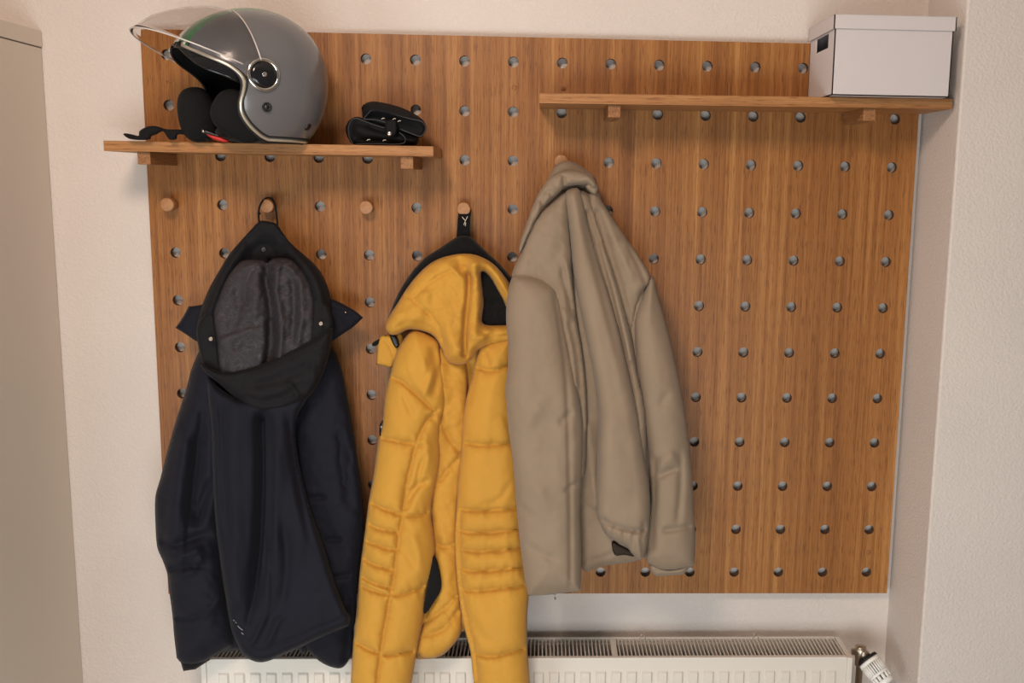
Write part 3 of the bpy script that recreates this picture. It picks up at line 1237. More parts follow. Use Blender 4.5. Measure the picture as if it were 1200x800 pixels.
cloth('sleeve', px([(345, 440), (380, 412), (398, 425), (407, 465), (414, 505), (420, 545), (425, 590), (425, 630), (420, 670), (417, 710), (414, 745), (413, 765), (413, 765), (405, 779), (396, 783), (380, 778), (366, 768), (366, 768), (358, 757), (352, 740), (342, 640), (338, 540)]),
      dd(.008), .036, 30, MAT['navy'], nj, noise_a=.0022, noise_s=.06,
      folds=[('g', px([(395, 500), (403, 530), (412, 545)]), 5, -.006, (.2, .2)), ('g', px([(398, 520), (405, 560), (410, 600)]), 7, -.007, (.2, .2)),
             ('g', px([(362, 584), (385, 582)]), 3, -.006, (.1, .4)), ('g', px([(378, 632), (402, 632)]), 3, -.006, (.3, .1)), ('g', px([(392, 676), (408, 674)]), 3, -.006),
             ('g', px([(404, 690), (410, 730), (405, 770)]), 5, -.006)])
# outer body drape with its hem, laid over the sleeves
cloth('front_panel', px([(243, 441), (252, 450), (266, 460), (290, 468), (340, 466), (366, 456), (358, 470), (346, 496), (350, 540), (362, 590), (378, 635), (392, 680), (404, 712), (411, 722), (411, 722), (409, 733), (409, 733), (380, 745), (355, 757), (330, 768), (312, 775), (299, 775), (284, 767), (278, 755), (270, 735), (264, 700), (258, 660), (252, 610), (249, 560), (248, 515), (246, 488), (243, 464)]),
      dd(-.044), .034, 9, MAT['navy'], nj, noise_a=.0016, noise_s=.06, nstretch=(1, .35),
      folds=[('g', px([(308, 480), (309, 560), (306, 640), (296, 720)]), 8, -.030, (.05, .25)), ('s', px([(310, 480), (311, 560), (310, 640), (300, 715)]), 9, .008, (.05, .3)),
             ('g', px([(325, 500), (322, 600), (322, 680)]), 12, .009, (.2, .2)),
             ('s', px([(313, 730), (316, 690), (311, 600), (309, 500)]), 18, .007, (.3, .3)),
             ('g', px([(338, 480), (342, 520), (352, 580), (365, 640)]), 5, -.010, (.1, .3)), ('g', px([(275, 480), (272, 600), (276, 700)]), 14, .009), ('g', px([(258, 470), (262, 560), (270, 650)]), 5, -.006, (.1, .3)), ('g', px([(345, 560), (350, 620), (346, 690)]), 14, .007, (.3, .3)), ('g', px([(330, 600), (336, 660), (330, 715)]), 6, -.006, (.3, .2)), ('g', px([(298, 690), (290, 735)]), 4, -.006, (.3, .2)),
             ('c', px([(305, 764), (340, 750), (375, 735), (404, 724)]), 1.6, -.004), ('c', px([(277, 738), (290, 752), (300, 764)]), 1.5, -.003),
             ('c', px([(320, 718), (345, 705), (375, 692)]), 1.2, -.0016), ('c', px([(312, 728), (345, 712), (375, 698)]), 1.2, -.0012),
             ('g', px([(292, 760), (305, 735), (314, 715)]), 3, .006, (.2, .3)), ('g', px([(316, 750), (327, 725)]), 4, .005),
             ('c', px([(251, 470), (256, 500), (254, 560), (258, 640), (268, 710), (284, 740)]), 1.6, .003)])
# collar flaps sticking out behind the hood
cloth('collar', px([(205.5, 384), (205.5, 384), (214, 372), (221, 359), (221, 359), (236, 357), (250, 352), (252, 390), (240, 402), (229, 399), (217, 391)]), dd(-.006), .010, 9, MAT['navy'], nj, step=2.2, noise_a=.001)
cloth('collar', px([(375, 350), (388, 350), (402, 356), (416, 364), (425.5, 372), (425.5, 372), (414, 383), (402, 391), (389, 400), (378, 405), (365, 390)]), dd(-.008), .010, 9, MAT['navy'], nj, step=2.2, noise_a=.001,
      folds=[('c', px([(386, 362), (400, 364), (420, 371)]), 1.5, -.002)])
q = Vector(pt(405, 366, -.095)); bm = nb(); bmesh.ops.create_uvsphere(bm, u_segments=12, v_segments=8, radius=.0016, matrix=Matrix.Translation(q)); part('rivet', bm, MAT['chrome'], nj)
# hood: outer shell rising to the peg
cloth('hood', px([(304, 259), (313, 259), (324, 262), (331, 272), (341, 285), (356, 298), (371, 312), (381, 328), (387, 348), (388, 375), (384, 410), (372, 440), (340, 460), (300, 465), (262, 445), (240, 425), (232, 400), (231, 380), (236, 360), (246, 336), (258, 315), (270, 296), (284, 280), (294, 269)]),
      dd(-.022), .030, 16, MAT['navy_warm'], nj, noise_a=.0012,
      folds=[('g', px([(285, 290), (262, 320), (245, 365)]), 6, .006), ('g', px([(340, 292), (368, 325), (378, 365)]), 7, .006), ('g', px([(295, 297), (312, 302), (335, 298)]), 3, .005, (.2, .2)),
             ('g', px([(310, 300), (300, 340), (290, 420)]), 30, -.034)])
cloth('hood_lining', px([(280, 308), (292, 304), (308, 305), (313, 309), (320, 303), (338, 303), (352, 314), (363, 332), (368, 352), (368, 385), (362, 420), (320, 440), (268, 446), (258, 440), (254, 400), (250, 368), (256, 348), (266, 326)]),
      dd(-.052), .012, 12, MAT['paisley'], nj, noise_a=.0022, noise_s=.025, back=1.6,
      folds=[('g', px([(313, 306), (312, 330), (317, 360), (318, 400), (313, 430)]), 5, -.016), ('g', px([(317, 380), (318, 400), (316, 418)]), 5, -.012), ('g', px([(327, 308), (324, 340), (330, 380), (328, 420)]), 3.5, .006),
             ('g', px([(296, 310), (300, 340), (292, 380)]), 8, .007, (.2, .2)), ('g', px([(275, 330), (280, 360), (272, 385)]), 5, -.005, (.2, .2)),
             ('s', px([(306, 382), (288, 386), (274, 390), (256, 396)]), 9, .006), ('g', px([(340, 318), (345, 350), (342, 400)]), 4, -.006, (.2, .1)),
             ('g', px([(352, 330), (354, 370), (350, 400)]), 4, .005), ('g', px([(285, 315), (300, 311), (310, 318)]), 3, .005), ('g', px([(322, 314), (336, 312), (346, 322)]), 3, .005)])
# side band and turned-down brim hanging in front
cloth('hood_band', px([(232, 378), (240, 368), (250, 366), (254, 385), (256, 405), (258, 422), (263, 440), (250, 440), (238, 430), (233, 408), (230, 392)]), dd(-.046), .009, 6, MAT['navy_warm'], nj, step=2, noise_a=.0008)
cloth('hood_band', px([(366, 350), (378, 352), (388, 366), (390, 385), (382, 400), (368, 410), (358, 404), (364, 380)]), dd(-.050), .010, 6, MAT['navy_warm'], nj, step=2, noise_a=.0008)
cloth('hood_brim', px([(235, 424), (246, 431), (262, 436), (280, 434), (302, 428), (325, 418), (348, 407), (368, 396), (382, 387), (390, 384), (388, 405), (381, 432), (370, 455), (356, 470), (336, 478), (318, 482), (300, 482), (286, 475), (272, 463), (255, 448), (240, 436)]),
      dd(-.062), .030, 18, MAT['navy_warm'], nj, noise_a=.0016,
      folds=[('c', px([(240, 430), (262, 439), (285, 437), (320, 424), (360, 405), (386, 391)]), 2.0, .004), ('g', px([(262, 446), (300, 450), (340, 440), (372, 418)]), 6, -.004, (.2, .2)),
             ('g', px([(282, 464), (310, 470), (340, 462), (360, 445)]), 5, -.006, (.2, .2)), ('g', px([(335, 445), (346, 458), (350, 470)]), 3, .005, (.2, .2)), ('c', px([(366, 425), (368, 445), (360, 462)]), 2, .003)])
for u, v in ((247, 397), (376, 379)):
    q = Vector(pt(u, v, -.1475))
    bm = nb(); lathe(bm, q, (0, -1, 0), [(-.003, .0042), (0, .0042), (.0012, .0036), (.0012, .0022), (0, .0018)], 20); part('eyelet', bm, MAT['nickel'], nj)
q = Vector(pt(309, 292, -.108)); bm = nb(); lathe(bm, q, (0, -1, 0), [(-.004, .005), (0, .005), (.001, .004), (0, .0025)], 20); part('snap_button', bm, MAT['black_plastic'], nj)
# hanging cord over the peg
bm = nb(); tube(bm, [Vector(a) for a in catmull([pt(304, 262, -.060), pt(303, 251, -.05), pt(305, 240, -.045), pt(311, 232.5, -.028), pt(318, 232.5, -.028), pt(322, 240, -.045), pt(324, 252, -.055), pt(325.5, 264, -.060)], 6)], .0019, 8)
part('hanging_cord', bm, MAT['navy_warm'], nj)
bm = nb(); bmesh.ops.create_uvsphere(bm, u_segments=14, v_segments=10, radius=.0035, matrix=Matrix.Translation(Vector(pt(303.5, 250, -.052)))); part('cord_knot', bm, MAT['navy_warm'], nj)
# small printed mark near the hem
for u0, v0, u1, v1 in ((273.6, 726, 274.8, 727), (276, 728.5, 277.2, 729.5), (278.5, 733, 284.5, 738.2), (283, 741, 285.5, 743)):
    P = [Vector(a) for a in pts(catmull([(u0, v0), ((u0 + u1) / 2, (v0 + v1) / 2 + .3), (u1, v1)], 4), surf(nj, 'front_panel', (u0 + u1) / 2, (v0 + v1) / 2) - .0012)]
    bm = nb(); tube(bm, P, .0007, 6); part('printed_mark', bm, MAT['reflective'], nj, label='small pale printed mark')

# --------------------------------------------------------- yellow jacket
yj = root('quilted_jacket', tuple(pt(545, 275, -.06)), 'yellow quilted winter jacket hanging from a peg by a black strap', 'jacket', None)
DY = [(240, -.040), (400, -.058), (600, -.090), (750, -.135), (860, -.150)]


def dy(off_):
    return [(v, y + off_) for v, y in DY]


cloth('back_panel', px([(488, 405), (520, 398), (560, 395), (600, 395), (602, 500), (602, 620), (580, 690), (548, 735), (541, 740), (534, 752), (518, 768), (496, 772), (486, 765), (482, 700), (476, 600), (478, 480)]),
      dy(.010), .034, 20, MAT['yellow'], yj, noise_a=.0025, label='yellow back panel',
      seams=[px([(500, 512), (520, 500), (548, 545)]), px([(512, 637), (545, 632)]), px([(515, 720), (530, 705), (545, 690)]), px([(500, 740), (525, 738), (543, 715)])], sw=4, puff=.009,
      folds=[('g', px([(549, 430), (546, 520), (540, 560)]), 7, -.012)])
cloth('front_panel', px([(512, 405), (530, 420), (546, 425), (548, 470), (546, 520), (541, 560), (536, 620), (538, 680), (542, 725), (540, 742), (530, 757), (514, 769), (496, 772), (487, 764), (487, 764), (490, 745), (500, 716), (510, 680), (506, 640), (503, 560), (500, 480)]),
      dy(-.014), .028, 16, MAT['yellow'], yj, noise_a=.0022,
      seams=[px([(512, 470), (520, 500), (536, 527), (546, 530)]), px([(546, 525), (530, 545), (516, 562)]), px([(510, 637), (524, 640), (538, 634)]), px([(500, 728), (522, 712), (542, 690)]), px([(498, 745), (522, 735), (542, 708)])], sw=4, puff=.011,
      folds=[('g', px([(516, 430), (522, 470), (516, 500)]), 6, .005)])
cloth('lining', px([(509, 650), (515, 668), (517, 690), (508, 706), (500, 718), (496, 716), (500, 690), (504, 665)]), dy(-.046), .004, 5, MAT['lining_black'], yj, step=2.2, noise_a=.0008)
SEA = [px([(443, 512), (462, 516), (492, 521)]),
       px([(432, 588), (455, 598), (474, 603), (492, 603), (505, 598)]),
       px([(429, 612), (447, 620), (467, 624)]), px([(426, 632), (445, 640), (464, 645)]), px([(423, 653), (442, 663), (461, 668)]), px([(420, 674), (440, 684), (458, 690)]),
       px([(418, 684), (438, 692), (458, 697), (478, 694), (501, 685)]),
       px([(414, 752), (440, 764), (458, 767), (484, 762)]),
       px([(455, 440), (470, 447), (490, 464), (508, 480)]),
       px([(512, 480), (498, 497), (488, 520), (478, 560), (472, 600), (466, 640), (459, 690), (450, 740), (442, 800), (440, 850)])]
cloth('sleeve', px([(478, 391), (490, 386), (512, 398), (516, 412), (520, 440), (523, 470), (516, 500), (516, 540), (510, 570), (505, 598), (508, 622), (510, 645), (505, 675), (500, 690), (497, 720), (490, 755), (484, 790), (477, 830), (472, 856), (440, 860), (414, 850), (411, 815), (412, 780), (415, 742), (419, 700), (421, 675), (424, 650), (428, 620), (432, 588), (438, 555), (443, 518), (448, 495), (451, 465), (457, 440), (465, 412)]),
      dy(-.032), .046, 30, MAT['yellow'], yj, step=2.0, seams=SEA, sw=4.5, puff=.015, noise_a=.0006, noise_s=.04,
      folds=[('s', px([(470, 400), (480, 440), (500, 470), (514, 500), (517, 540)]), 14, .003, (.4, .3)),
             ('g', px([(515, 420), (500, 455), (492, 470)]), 5, .005, (.2, .2)), ('g', px([(505, 400), (512, 440), (505, 470)]), 5, -.007, (.2, .2)),
             ('g', px([(490, 560), (480, 580), (476, 600)]), 5, -.006, (.3, .1)), ('g', px([(480, 620), (490, 650), (488, 680)]), 6, .004, (.2, .2)),
             ('g', px([(505, 560), (488, 572), (476, 590)]), 4, -.007, (.2, .2)), ('g', px([(500, 530), (492, 550), (488, 575)]), 3.5, -.006, (.2, .2)), ('g', px([(497, 505), (500, 530), (498, 555)]), 5, .005, (.3, .3)), ('g', px([(470, 455), (478, 475), (485, 490)]), 4, -.004, (.3, .3)), ('g', px([(495, 415), (500, 440)]), 4, .004, (.3, .3)), ('g', px([(470, 640), (485, 660), (492, 676)]), 6, -.004, (.3, .3))])
cloth('cuff', px([(412, 848), (440, 858), (474, 852), (470, 880), (440, 886), (416, 878)]), dy(-.030), .032, 16, MAT['knit'], yj, step=4, label='black knitted cuff')
SEB = [px([(541, 518), (560, 521), (590, 520), (625, 517)]), px([(536, 596), (560, 598), (600, 596), (625, 594)]), px([(534, 621), (560, 624), (600, 621), (625, 617)]),
       px([(534, 643), (560, 646), (600, 643), (625, 640)]), px([(535, 665), (560, 669), (600, 666), (625, 662)]), px([(536, 690), (560, 692), (600, 688), (625, 683)]),
       px([(552, 765), (575, 769), (600, 764), (622, 757)]), px([(556, 430), (575, 434), (598, 428)]),
       px([(538, 600), (538, 650), (541, 700), (556, 770), (560, 850)])]
cloth('sleeve', px([(562, 406), (580, 396), (602, 392), (606, 405), (607, 470), (612, 540), (615, 600), (618, 650), (620, 690), (618, 720), (618, 760), (621, 800), (620, 840), (618, 860), (590, 866), (562, 858), (558, 825), (554, 790), (551, 762), (544, 735), (538, 700), (534, 660), (533, 625), (535, 598), (537, 560), (541, 520), (543, 485), (548, 460), (554, 438)]),
      dy(-.030), .044, 28, MAT['yellow'], yj, step=2.0, seams=SEB, sw=4.5, puff=.015, noise_a=.0006, noise_s=.04,
      folds=[('g', px([(556, 420), (552, 450), (548, 470)]), 4, -.005), ('g', px([(580, 440), (572, 480), (575, 510)]), 9, .004, (.3, .3)), ('g', px([(566, 410), (574, 430)]), 4, -.005, (.2, .2)), ('g', px([(590, 480), (598, 500), (604, 515)]), 5, -.004, (.3, .2)), ('g', px([(600, 560), (585, 585), (560, 592)]), 4, -.003, (.3, .3)), ('g', px([(550, 720), (565, 745), (580, 755)]), 6, -.004, (.3, .2))])
cloth('cuff', px([(560, 856), (590, 864), (620, 856), (616, 884), (590, 890), (564, 884)]), dy(-.030), .032, 16, MAT['knit'], yj, step=4, label='black knitted cuff')
# collar tab at the left
cloth('collar_tab', px([(444, 396), (458, 392), (470, 390), (474, 402), (466, 418), (459, 431), (459, 431), (441, 427), (441, 427)]), dy(-.012), .010, 6, MAT['yellow'], yj, step=1.8, noise_a=.001,
      folds=[('c', px([(446, 398), (445, 426)]), 1.3, -.002), ('c', px([(448, 397), (458, 408), (462, 424)]), 1.3, -.003)])
cloth('collar_trim', px([(436, 402), (444, 397), (452, 392), (453, 396), (444, 403), (438, 406)]), dy(-.014), .003, 3, MAT['knit'], yj, step=1.5, noise_a=0)
cloth('zip_end', px([(457, 392), (464, 393), (468, 404), (464, 408), (459, 400)]), dy(-.030), .004, 3, MAT['black_plastic'], yj, step=1.5, noise_a=0)
# knitted black rim behind the hood
cloth('hood_rim', px([(533, 279), (541, 276), (552, 278), (563, 288), (577, 301), (590, 314), (604, 334), (604, 365), (592, 350), (577, 330), (560, 314), (540, 308), (520, 312), (503, 325), (486, 345), (468, 372), (458, 383), (452, 380), (458, 364), (466, 345), (480, 322), (497, 303), (515, 291)]),
      dy(-.012), .026, 9, MAT['knit'], yj, step=2.2, noise_a=.001)
cloth('hood_lining', px([(562, 318), (576, 318), (590, 332), (602, 352), (604, 388), (570, 388), (560, 372)]), dy(-.028), .012, 8, MAT['lining_black'], yj, step=2.4, noise_a=.003, noise_s=.02)
cloth('hood', px([(451, 384), (455, 372), (466, 355), (478, 336), (494, 317), (510, 305), (528, 299), (546, 297), (562, 300), (578, 309), (590, 322), (600, 338), (604, 362), (603, 376), (598, 372), (590, 352), (580, 334), (572, 322), (564, 318), (565, 335), (567, 355), (565, 376), (572, 381), (590, 381), (608, 382), (608, 400), (592, 402), (574, 405), (562, 409), (555, 417), (548, 425), (536, 427), (524, 423), (518, 411), (512, 399), (504, 391), (490, 387), (478, 386), (468, 391), (458, 392)]),
      dy(-.040), .044, 20, MAT['yellow'], yj, step=2.2, noise_a=.002, noise_s=.03,
      seams=[px([(476, 346), (495, 360), (512, 380), (520, 405), (524, 420)]), px([(482, 350), (505, 330), (525, 318), (543, 312)]), px([(569, 318), (585, 336), (598, 360)]), px([(566, 390), (580, 394), (606, 392)])], sw=4, puff=.006,
      folds=[('g', px([(544, 308), (549, 322), (549, 345), (545, 380), (544, 420)]), 3.2, -.018, (.15, .03)), ('s', px([(544, 420), (546, 380), (551, 345), (551, 322)]), 10, .007, (.1, .2)), ('g', px([(538, 306), (542, 318), (552, 328)]), 5, -.008), ('g', px([(556, 310), (560, 350), (556, 395)]), 6, .008),
             ('g', px([(520, 360), (528, 390), (532, 415)]), 10, .007), ('g', px([(500, 345), (490, 370), (480, 384)]), 8, .005), ('c', px([(455, 386), (480, 378), (500, 382), (515, 392)]), 4, -.003),
             ('g', px([(525, 310), (535, 320), (548, 330)]), 3, .007, (.2, .2)), ('g', px([(552, 408), (565, 396), (572, 388)]), 4, .006)])
# hanging strap round the peg
bm = nb()
prof_ = [(545, 245, -.020, 7.2), (544.6, 250, -.028, 7.4), (543.8, 256, -.040, 7.3), (543.2, 266, -.048, 7.4), (543, 276, -.052, 8.0), (543, 284, -.054, 8.6)]
rw = []
for (u, v, y, w_) in prof_:
    rw.append([Vector(pt(u - w_, v, y)), Vector(pt(u + w_, v, y))])
for dyy in (0, .0022):
    pass
top = [[bm.verts.new(a), bm.verts.new(b2)] for a, b2 in rw]
bot = [[bm.verts.new(a + Vector((0, .0022, 0))), bm.verts.new(b2 + Vector((0, .0022, 0)))] for a, b2 in rw]
for k in range(len(rw) - 1):
    bm.faces.new((top[k][0], top[k][1], top[k + 1][1], top[k + 1][0]))
    bm.faces.new((bot[k][1], bot[k][0], bot[k + 1][0], bot[k + 1][1]))
    bm.faces.new((top[k][0], top[k + 1][0], bot[k + 1][0], bot[k][0]))
    bm.faces.new((top[k][1], bot[k][1], bot[k + 1][1], top[k + 1][1]))
bm.faces.new((top[0][1], top[0][0], bot[0][0], bot[0][1]))
bm.faces.new((top[-1][0], top[-1][1], bot[-1][1], bot[-1][0]))
part('hanging_strap', bm, MAT['knit'], yj, False, 'black hanging strap looped over the peg')
for ln in ([(541.5, 254), (543.5, 256.5), (545, 258)], [(548, 253.5), (545.5, 258.5), (543.5, 263.5)], [(545.8, 260.5), (545.2, 265)]):
    bm = nb(); tube(bm, [Vector(a) for a in pts(catmull(ln, 4), -.0465)], .0007, 6); part('embroidery', bm, MAT['thread'], yj, label='pale stitched mark on the strap')
# dark badge with white mark on the sleeve edge
cloth('badge', px([(445, 498), (449, 492), (451, 503), (449, 512), (445, 511)]), dy(-.036), .006, 2, MAT['black_plastic'], yj, step=1.4, noise_a=0)
q = Vector(pt(447, 500, -.137)); bm = nb(); bmesh.ops.create_uvsphere(bm, u_segments=10, v_segments=6, radius=.0022, matrix=Matrix.Translation(q)); part('badge_mark', bm, MAT['reflective'], yj)

# ---------------------------------------------------------- beige jacket
bj = root('beige_jacket', tuple(pt(658, 196, -.06)), 'plain beige jacket with stand-up collar hanging by its collar from the rightmost used peg', 'jacket', None)
DB = [(180, -.048), (300, -.095), (450, -.145), (600, -.165), (700, -.168)]


def db(off_):
    return [(v, y + off_) for v, y in DB]


def lf(*a):
    return px(a)


cloth('back_panel', px([(640, 225), (690, 220), (712, 248), (732, 277), (752, 305), (762, 330), (770, 420), (765, 560), (758, 640), (752, 655), (720, 661), (702, 664), (684, 669), (676, 640), (670, 560), (650, 420), (632, 320), (630, 262)]),
      db(.006), .036, 22, MAT['beige'], bj, noise_a=.001,
      folds=[('c', px([(684, 590), (700, 604), (718, 622), (722, 645)]), 2, -.003), ('c', px([(683, 658), (700, 654), (720, 648), (750, 644)]), 2, -.003), ('g', px([(690, 500), (695, 560), (700, 590)]), 6, .006),
             ('g', px([(740, 300), (752, 330)]), 4, -.006)])
# shoulder yoke, left then centre folds, from back to front
cloth('shoulder', px([(700, 222), (706, 236), (718, 255), (733, 277), (750, 302), (763, 326), (752, 345), (744, 372), (742, 400), (750, 460), (744, 500), (728, 440), (712, 380), (700, 320), (690, 260), (688, 228)]),
      db(-.020), .026, 10, MAT['beige'], bj, noise_a=.0015,
      folds=[('g', px([(700, 250), (722, 320), (742, 390)]), 5, -.008), ('g', px([(712, 262), (734, 310), (748, 345)]), 4, .004, (.2, .3)), ('g', px([(738, 290), (750, 315), (756, 330)]), 3, -.005)])
cloth('middle_panel', px([(690, 228), (700, 258), (712, 295), (724, 330), (734, 366), (742, 400), (748, 440), (757, 480), (758, 540), (758, 600), (756, 640), (748, 648), (735, 640), (724, 560), (712, 450), (698, 360), (680, 280), (672, 228)]),
      db(-.030), .028, 9, MAT['beige'], bj, noise_a=.0012,
      folds=[('g', px([(688, 250), (704, 300), (722, 370), (736, 440), (744, 500)]), 4, -.010), ('g', px([(704, 290), (722, 350), (738, 420)]), 4, .006)])
cloth('front_panel', px([(662, 226), (676, 220), (684, 232), (690, 262), (702, 305), (716, 350), (728, 395), (738, 440), (748, 485), (755, 530), (761, 570), (762, 600), (760, 628), (757, 645), (751, 657), (751, 657), (742, 650), (734, 640), (722, 634), (710, 626), (703, 612), (699, 600), (699, 560), (700, 520), (701, 480), (696, 440), (688, 400), (680, 360), (672, 320), (668, 280), (664, 250)]),
      db(-.045), .042, 16, MAT['beige'], bj, noise_a=.0010, noise_s=.07,
      folds=[('g', px([(682, 245), (700, 320), (718, 390), (730, 440)]), 4, -.004, (.2, .3)),
             ('c', px([(699, 606), (715, 614), (732, 620), (748, 622), (756, 620)]), 2.4, -.012),
             ('g', px([(745, 622), (742, 635), (746, 650)]), 2.5, -.005), ('g', px([(755, 612), (752, 632), (754, 650)]), 2.5, -.004), ('g', px([(706, 612), (704, 622)]), 2, -.004), ('g', px([(720, 618), (718, 630)]), 2.5, -.005), ('g', px([(732, 622), (730, 636)]), 2.5, -.005),
             ('g', px([(716, 470), (722, 540), (728, 600)]), 18, .006, (.2, .2))])
cloth('side_panel', px([(664, 232), (668, 270), (672, 310), (678, 350), (688, 400), (694, 440), (698, 490), (697, 540), (703, 585), (704, 596), (699, 604), (688, 560), (678, 520), (668, 430), (656, 350), (650, 280), (652, 240)]),
      db(-.004), .016, 8, MAT['beige'], bj, noise_a=.001,
      folds=[('g', px([(668, 320), (680, 400), (688, 470), (694, 550)]), 3.2, -.014, (.1, .1)), ('g', px([(674, 330), (686, 400), (694, 460)]), 3, .006), ('g', px([(660, 300), (668, 350), (676, 420)]), 3, -.007)])
cloth('lining', px([(717, 634), (726, 638), (740, 646), (743, 652), (732, 650), (720, 650)]), db(-.032), .003, 3, MAT['beige_inner'], bj, step=2.2, noise_a=.0006, label='inner lining under the hem, coloured dark for the shaded opening')
# left shoulder with collar end
cloth('shoulder', px([(665, 226), (668, 260), (671, 300), (672, 330), (676, 370), (684, 420), (688, 470), (688, 520), (684, 560), (672, 540), (660, 420), (640, 350), (606, 332), (600, 320), (609, 300), (616, 280), (624, 262), (634, 248), (648, 236)]),
      db(-.038), .028, 12, MAT['beige'], bj, noise_a=.0014,
      folds=[('g', px([(652, 240), (646, 280), (640, 310)]), 10, .005, (.3, .3)), ('g', px([(657, 305), (662, 330), (672, 372)]), 3.4, -.007, (.2, .2)), ('g', px([(662, 300), (668, 330), (674, 352)]), 3, .005, (.2, .3)),
             ('c', px([(672, 300), (672, 350), (680, 400)]), 2.5, -.005), ('g', px([(668, 380), (678, 430), (682, 500)]), 4, -.006), ('g', px([(660, 365), (670, 410), (674, 450)]), 4, .005)])
cloth('sleeve', px([(598, 330), (603, 322), (614, 320), (628, 323), (640, 329), (650, 338), (656, 352), (662, 385), (669, 420), (676, 450), (682, 480), (684, 520), (682, 560), (680, 600), (681, 640), (681, 680), (680, 692), (680, 692), (664, 694), (640, 697), (619, 698), (619, 698), (615, 680), (611, 650), (607, 615), (604, 580), (601, 540), (596, 505), (594, 480), (592, 455), (595, 430), (595, 400), (593, 375), (594, 350)]),
      db(-.052), .050, 30, MAT['beige'], bj, step=2.0, noise_a=.0013, noise_s=.07,
      folds=[('g', px([(650, 345), (657, 390), (662, 430), (665, 480), (667, 560), (668, 640), (668, 690)]), 2.4, -.0038), ('g', px([(653, 345), (661, 390), (666, 440), (669, 500), (670, 600), (671, 690)]), 2.2, -.0015),
             ('c', px([(600, 324), (622, 324), (645, 334)]), 1.7, -.009), ('g', px([(605, 590), (618, 600), (632, 606)]), 4, -.004, (.2, .4)), ('g', px([(612, 635), (640, 652), (660, 658)]), 5, -.004, (.3, .3)),
             ('g', px([(640, 460), (622, 490), (606, 510)]), 10, .004, (.3, .3)), ('g', px([(672, 480), (660, 492), (655, 500)]), 4, -.004, (.2, .3)), ('g', px([(682, 562), (672, 568), (664, 574)]), 3, -.004),
             ('c', px([(622, 692), (640, 690), (664, 690), (680, 686)]), 2, -.002), ('g', px([(624, 560), (640, 590), (650, 600)]), 8, .003, (.3, .3))])
cloth('sleeve', px([(764, 322), (770, 340), (777, 365), (785, 395), (793, 430), (800, 465), (806, 505), (811, 550), (813, 590), (815, 630), (814, 662), (814, 662), (806, 665), (793, 668), (775, 668), (764, 663), (756, 652), (758, 620), (762, 580), (760, 540), (755, 500), (750, 460), (744, 420), (742, 390), (744, 368), (752, 348)]),
      db(-.018), .044, 24, MAT['beige'], bj, noise_a=.0013, noise_s=.07,
      folds=[('c', px([(762, 326), (752, 345), (745, 368)]), 1.6, -.003), ('g', px([(770, 560), (785, 552), (796, 548)]), 4, -.007, (.2, .2)), ('g', px([(768, 548), (780, 540), (792, 530)]), 6, .005, (.2, .2)),
             ('g', px([(797, 520), (798, 570), (793, 620)]), 4, -.006, (.2, .2)), ('g', px([(772, 622), (790, 620), (812, 616)]), 3.5, -.006, (.2, .1)), ('g', px([(768, 540), (765, 580), (764, 640)]), 5, -.007),
             ('g', px([(770, 480), (780, 465), (788, 455)]), 5, -.004, (.3, .3))])
cloth('cuff', px([(764, 660), (785, 666), (810, 660), (806, 667), (801, 673), (801, 673), (785, 674), (768, 675), (768, 675), (762, 667)]), db(-.010), .022, 5, MAT['beige'], bj, step=1.8, noise_a=.001)
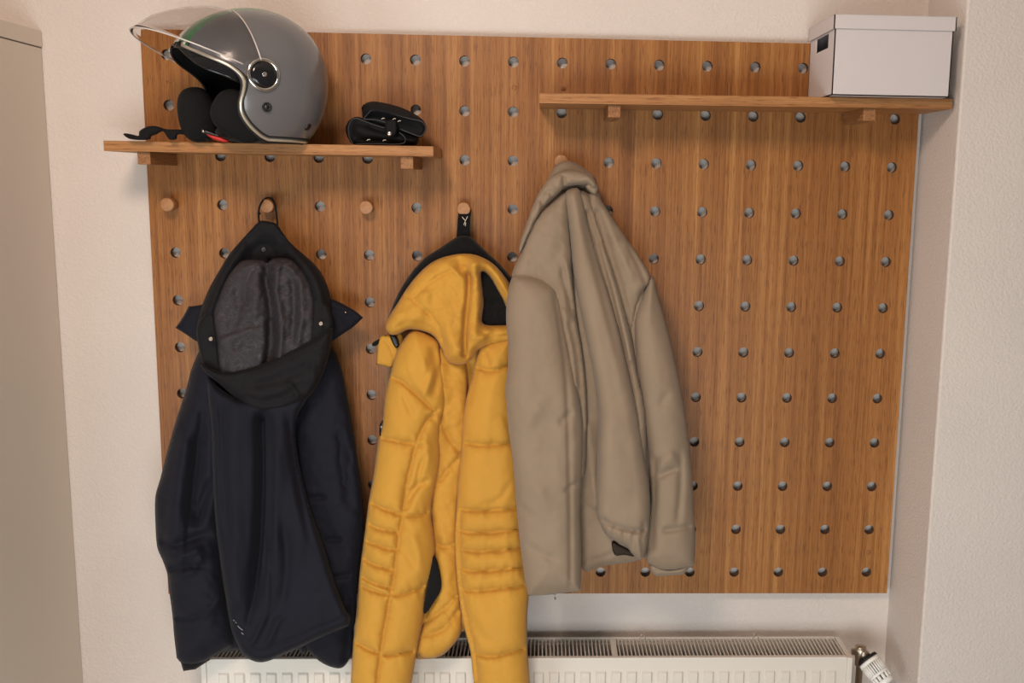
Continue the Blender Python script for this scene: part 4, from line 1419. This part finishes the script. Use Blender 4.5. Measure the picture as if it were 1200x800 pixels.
# stand-up collar, folded over at the peg
cloth('collar_stand', px([(645, 204), (651, 194), (658, 189.5), (668, 188.5), (678, 193), (688, 200), (697, 208), (698, 216), (680, 222), (655, 224), (640, 218)]), db(-.004), .022, 10, MAT['beige'], bj, step=2, noise_a=.001,
      folds=[('c', px([(640, 208), (655, 202), (675, 200), (696, 207)]), 1.5, -.002)])
cloth('collar', px([(644, 208), (656, 201), (668, 199), (680, 200), (692, 204), (698, 211), (700, 219), (695, 222), (688, 217), (675, 217), (663, 219), (655, 226), (645, 235), (636, 244), (629, 257), (624, 268), (618, 280), (612, 292), (608, 296), (610, 282), (614, 270), (619, 256), (625, 240), (632, 225)]),
      db(-.046), .024, 9, MAT['beige'], bj, step=2, noise_a=.0016,
      folds=[('g', px([(661, 208), (661, 214), (664, 220)]), 2.2, -.008), ('g', px([(640, 226), (636, 234), (638, 242)]), 2.2, -.006), ('g', px([(632, 233), (635, 240)]), 2, -.005), ('g', px([(643, 224), (648, 230)]), 2.2, -.005), ('g', px([(690, 208), (697, 216)]), 3, .004), ('g', px([(627, 245), (625, 255)]), 2, -.004)])
cloth('collar_end', px([(686, 216), (694, 213), (700, 215), (701, 222), (698, 228), (692, 226), (687, 221)]), db(-.044), .016, 5, MAT['beige'], bj, step=1.6, noise_a=.001,
      folds=[('c', px([(689, 219), (699, 217)]), 1.5, -.003), ('c', px([(690, 223), (699, 222)]), 1.5, -.003)])
# zip cord stub under the left cuff
bm = nb(); tube(bm, [Vector(a) for a in pts([(650, 695), (650, 699), (651, 702)], -.165)], .0016, 6); part('cord_end', bm, MAT['nickel'], bj)

# ------------------------------------------------------------------ lights
def area(name, loc, target, size, power, color, sy=None):
    l = bpy.data.lights.new(name, 'AREA')
    l.energy = power
    l.color = color
    l.size = size
    if sy:
        l.shape = 'RECTANGLE'
        l.size_y = sy
    o = bpy.data.objects.new(name, l)
    COL.objects.link(o)
    o.location = loc
    o.rotation_euler = (Vector(target) - Vector(loc)).to_track_quat('-Z', 'Y').to_euler()
    return o


area('ceiling_light', (-.45, -1.75, 2.5), (0, 0, 1.0), .4, 25, (1, .77, .63))
area('low_front_fill', (0, -2.6, .6), (0, 0, .5), 1.5, 29, (.94, .99, 1.0), .9)  # added cool fill low in front to brighten the lower half, no real window
area('low_left_fill', (-1.5, -1.9, .6), (-.9, 0, .5), .8, 14, (.8, .93, 1.0))  # added cool fill for the lower left wall and wardrobe, no real doorway
w = bpy.data.worlds.new('world')
sc.world = w
w.use_nodes = True
w.node_tree.nodes['Background'].inputs[0].default_value = (1.0, .97, .95, 1)
w.node_tree.nodes['Background'].inputs[1].default_value = .16
sc.view_settings.view_transform = 'Standard'
sc.view_settings.look = 'None'
sc.view_settings.gamma = 1
sc.view_settings.exposure = 0
sc.view_settings.use_curve_mapping = False
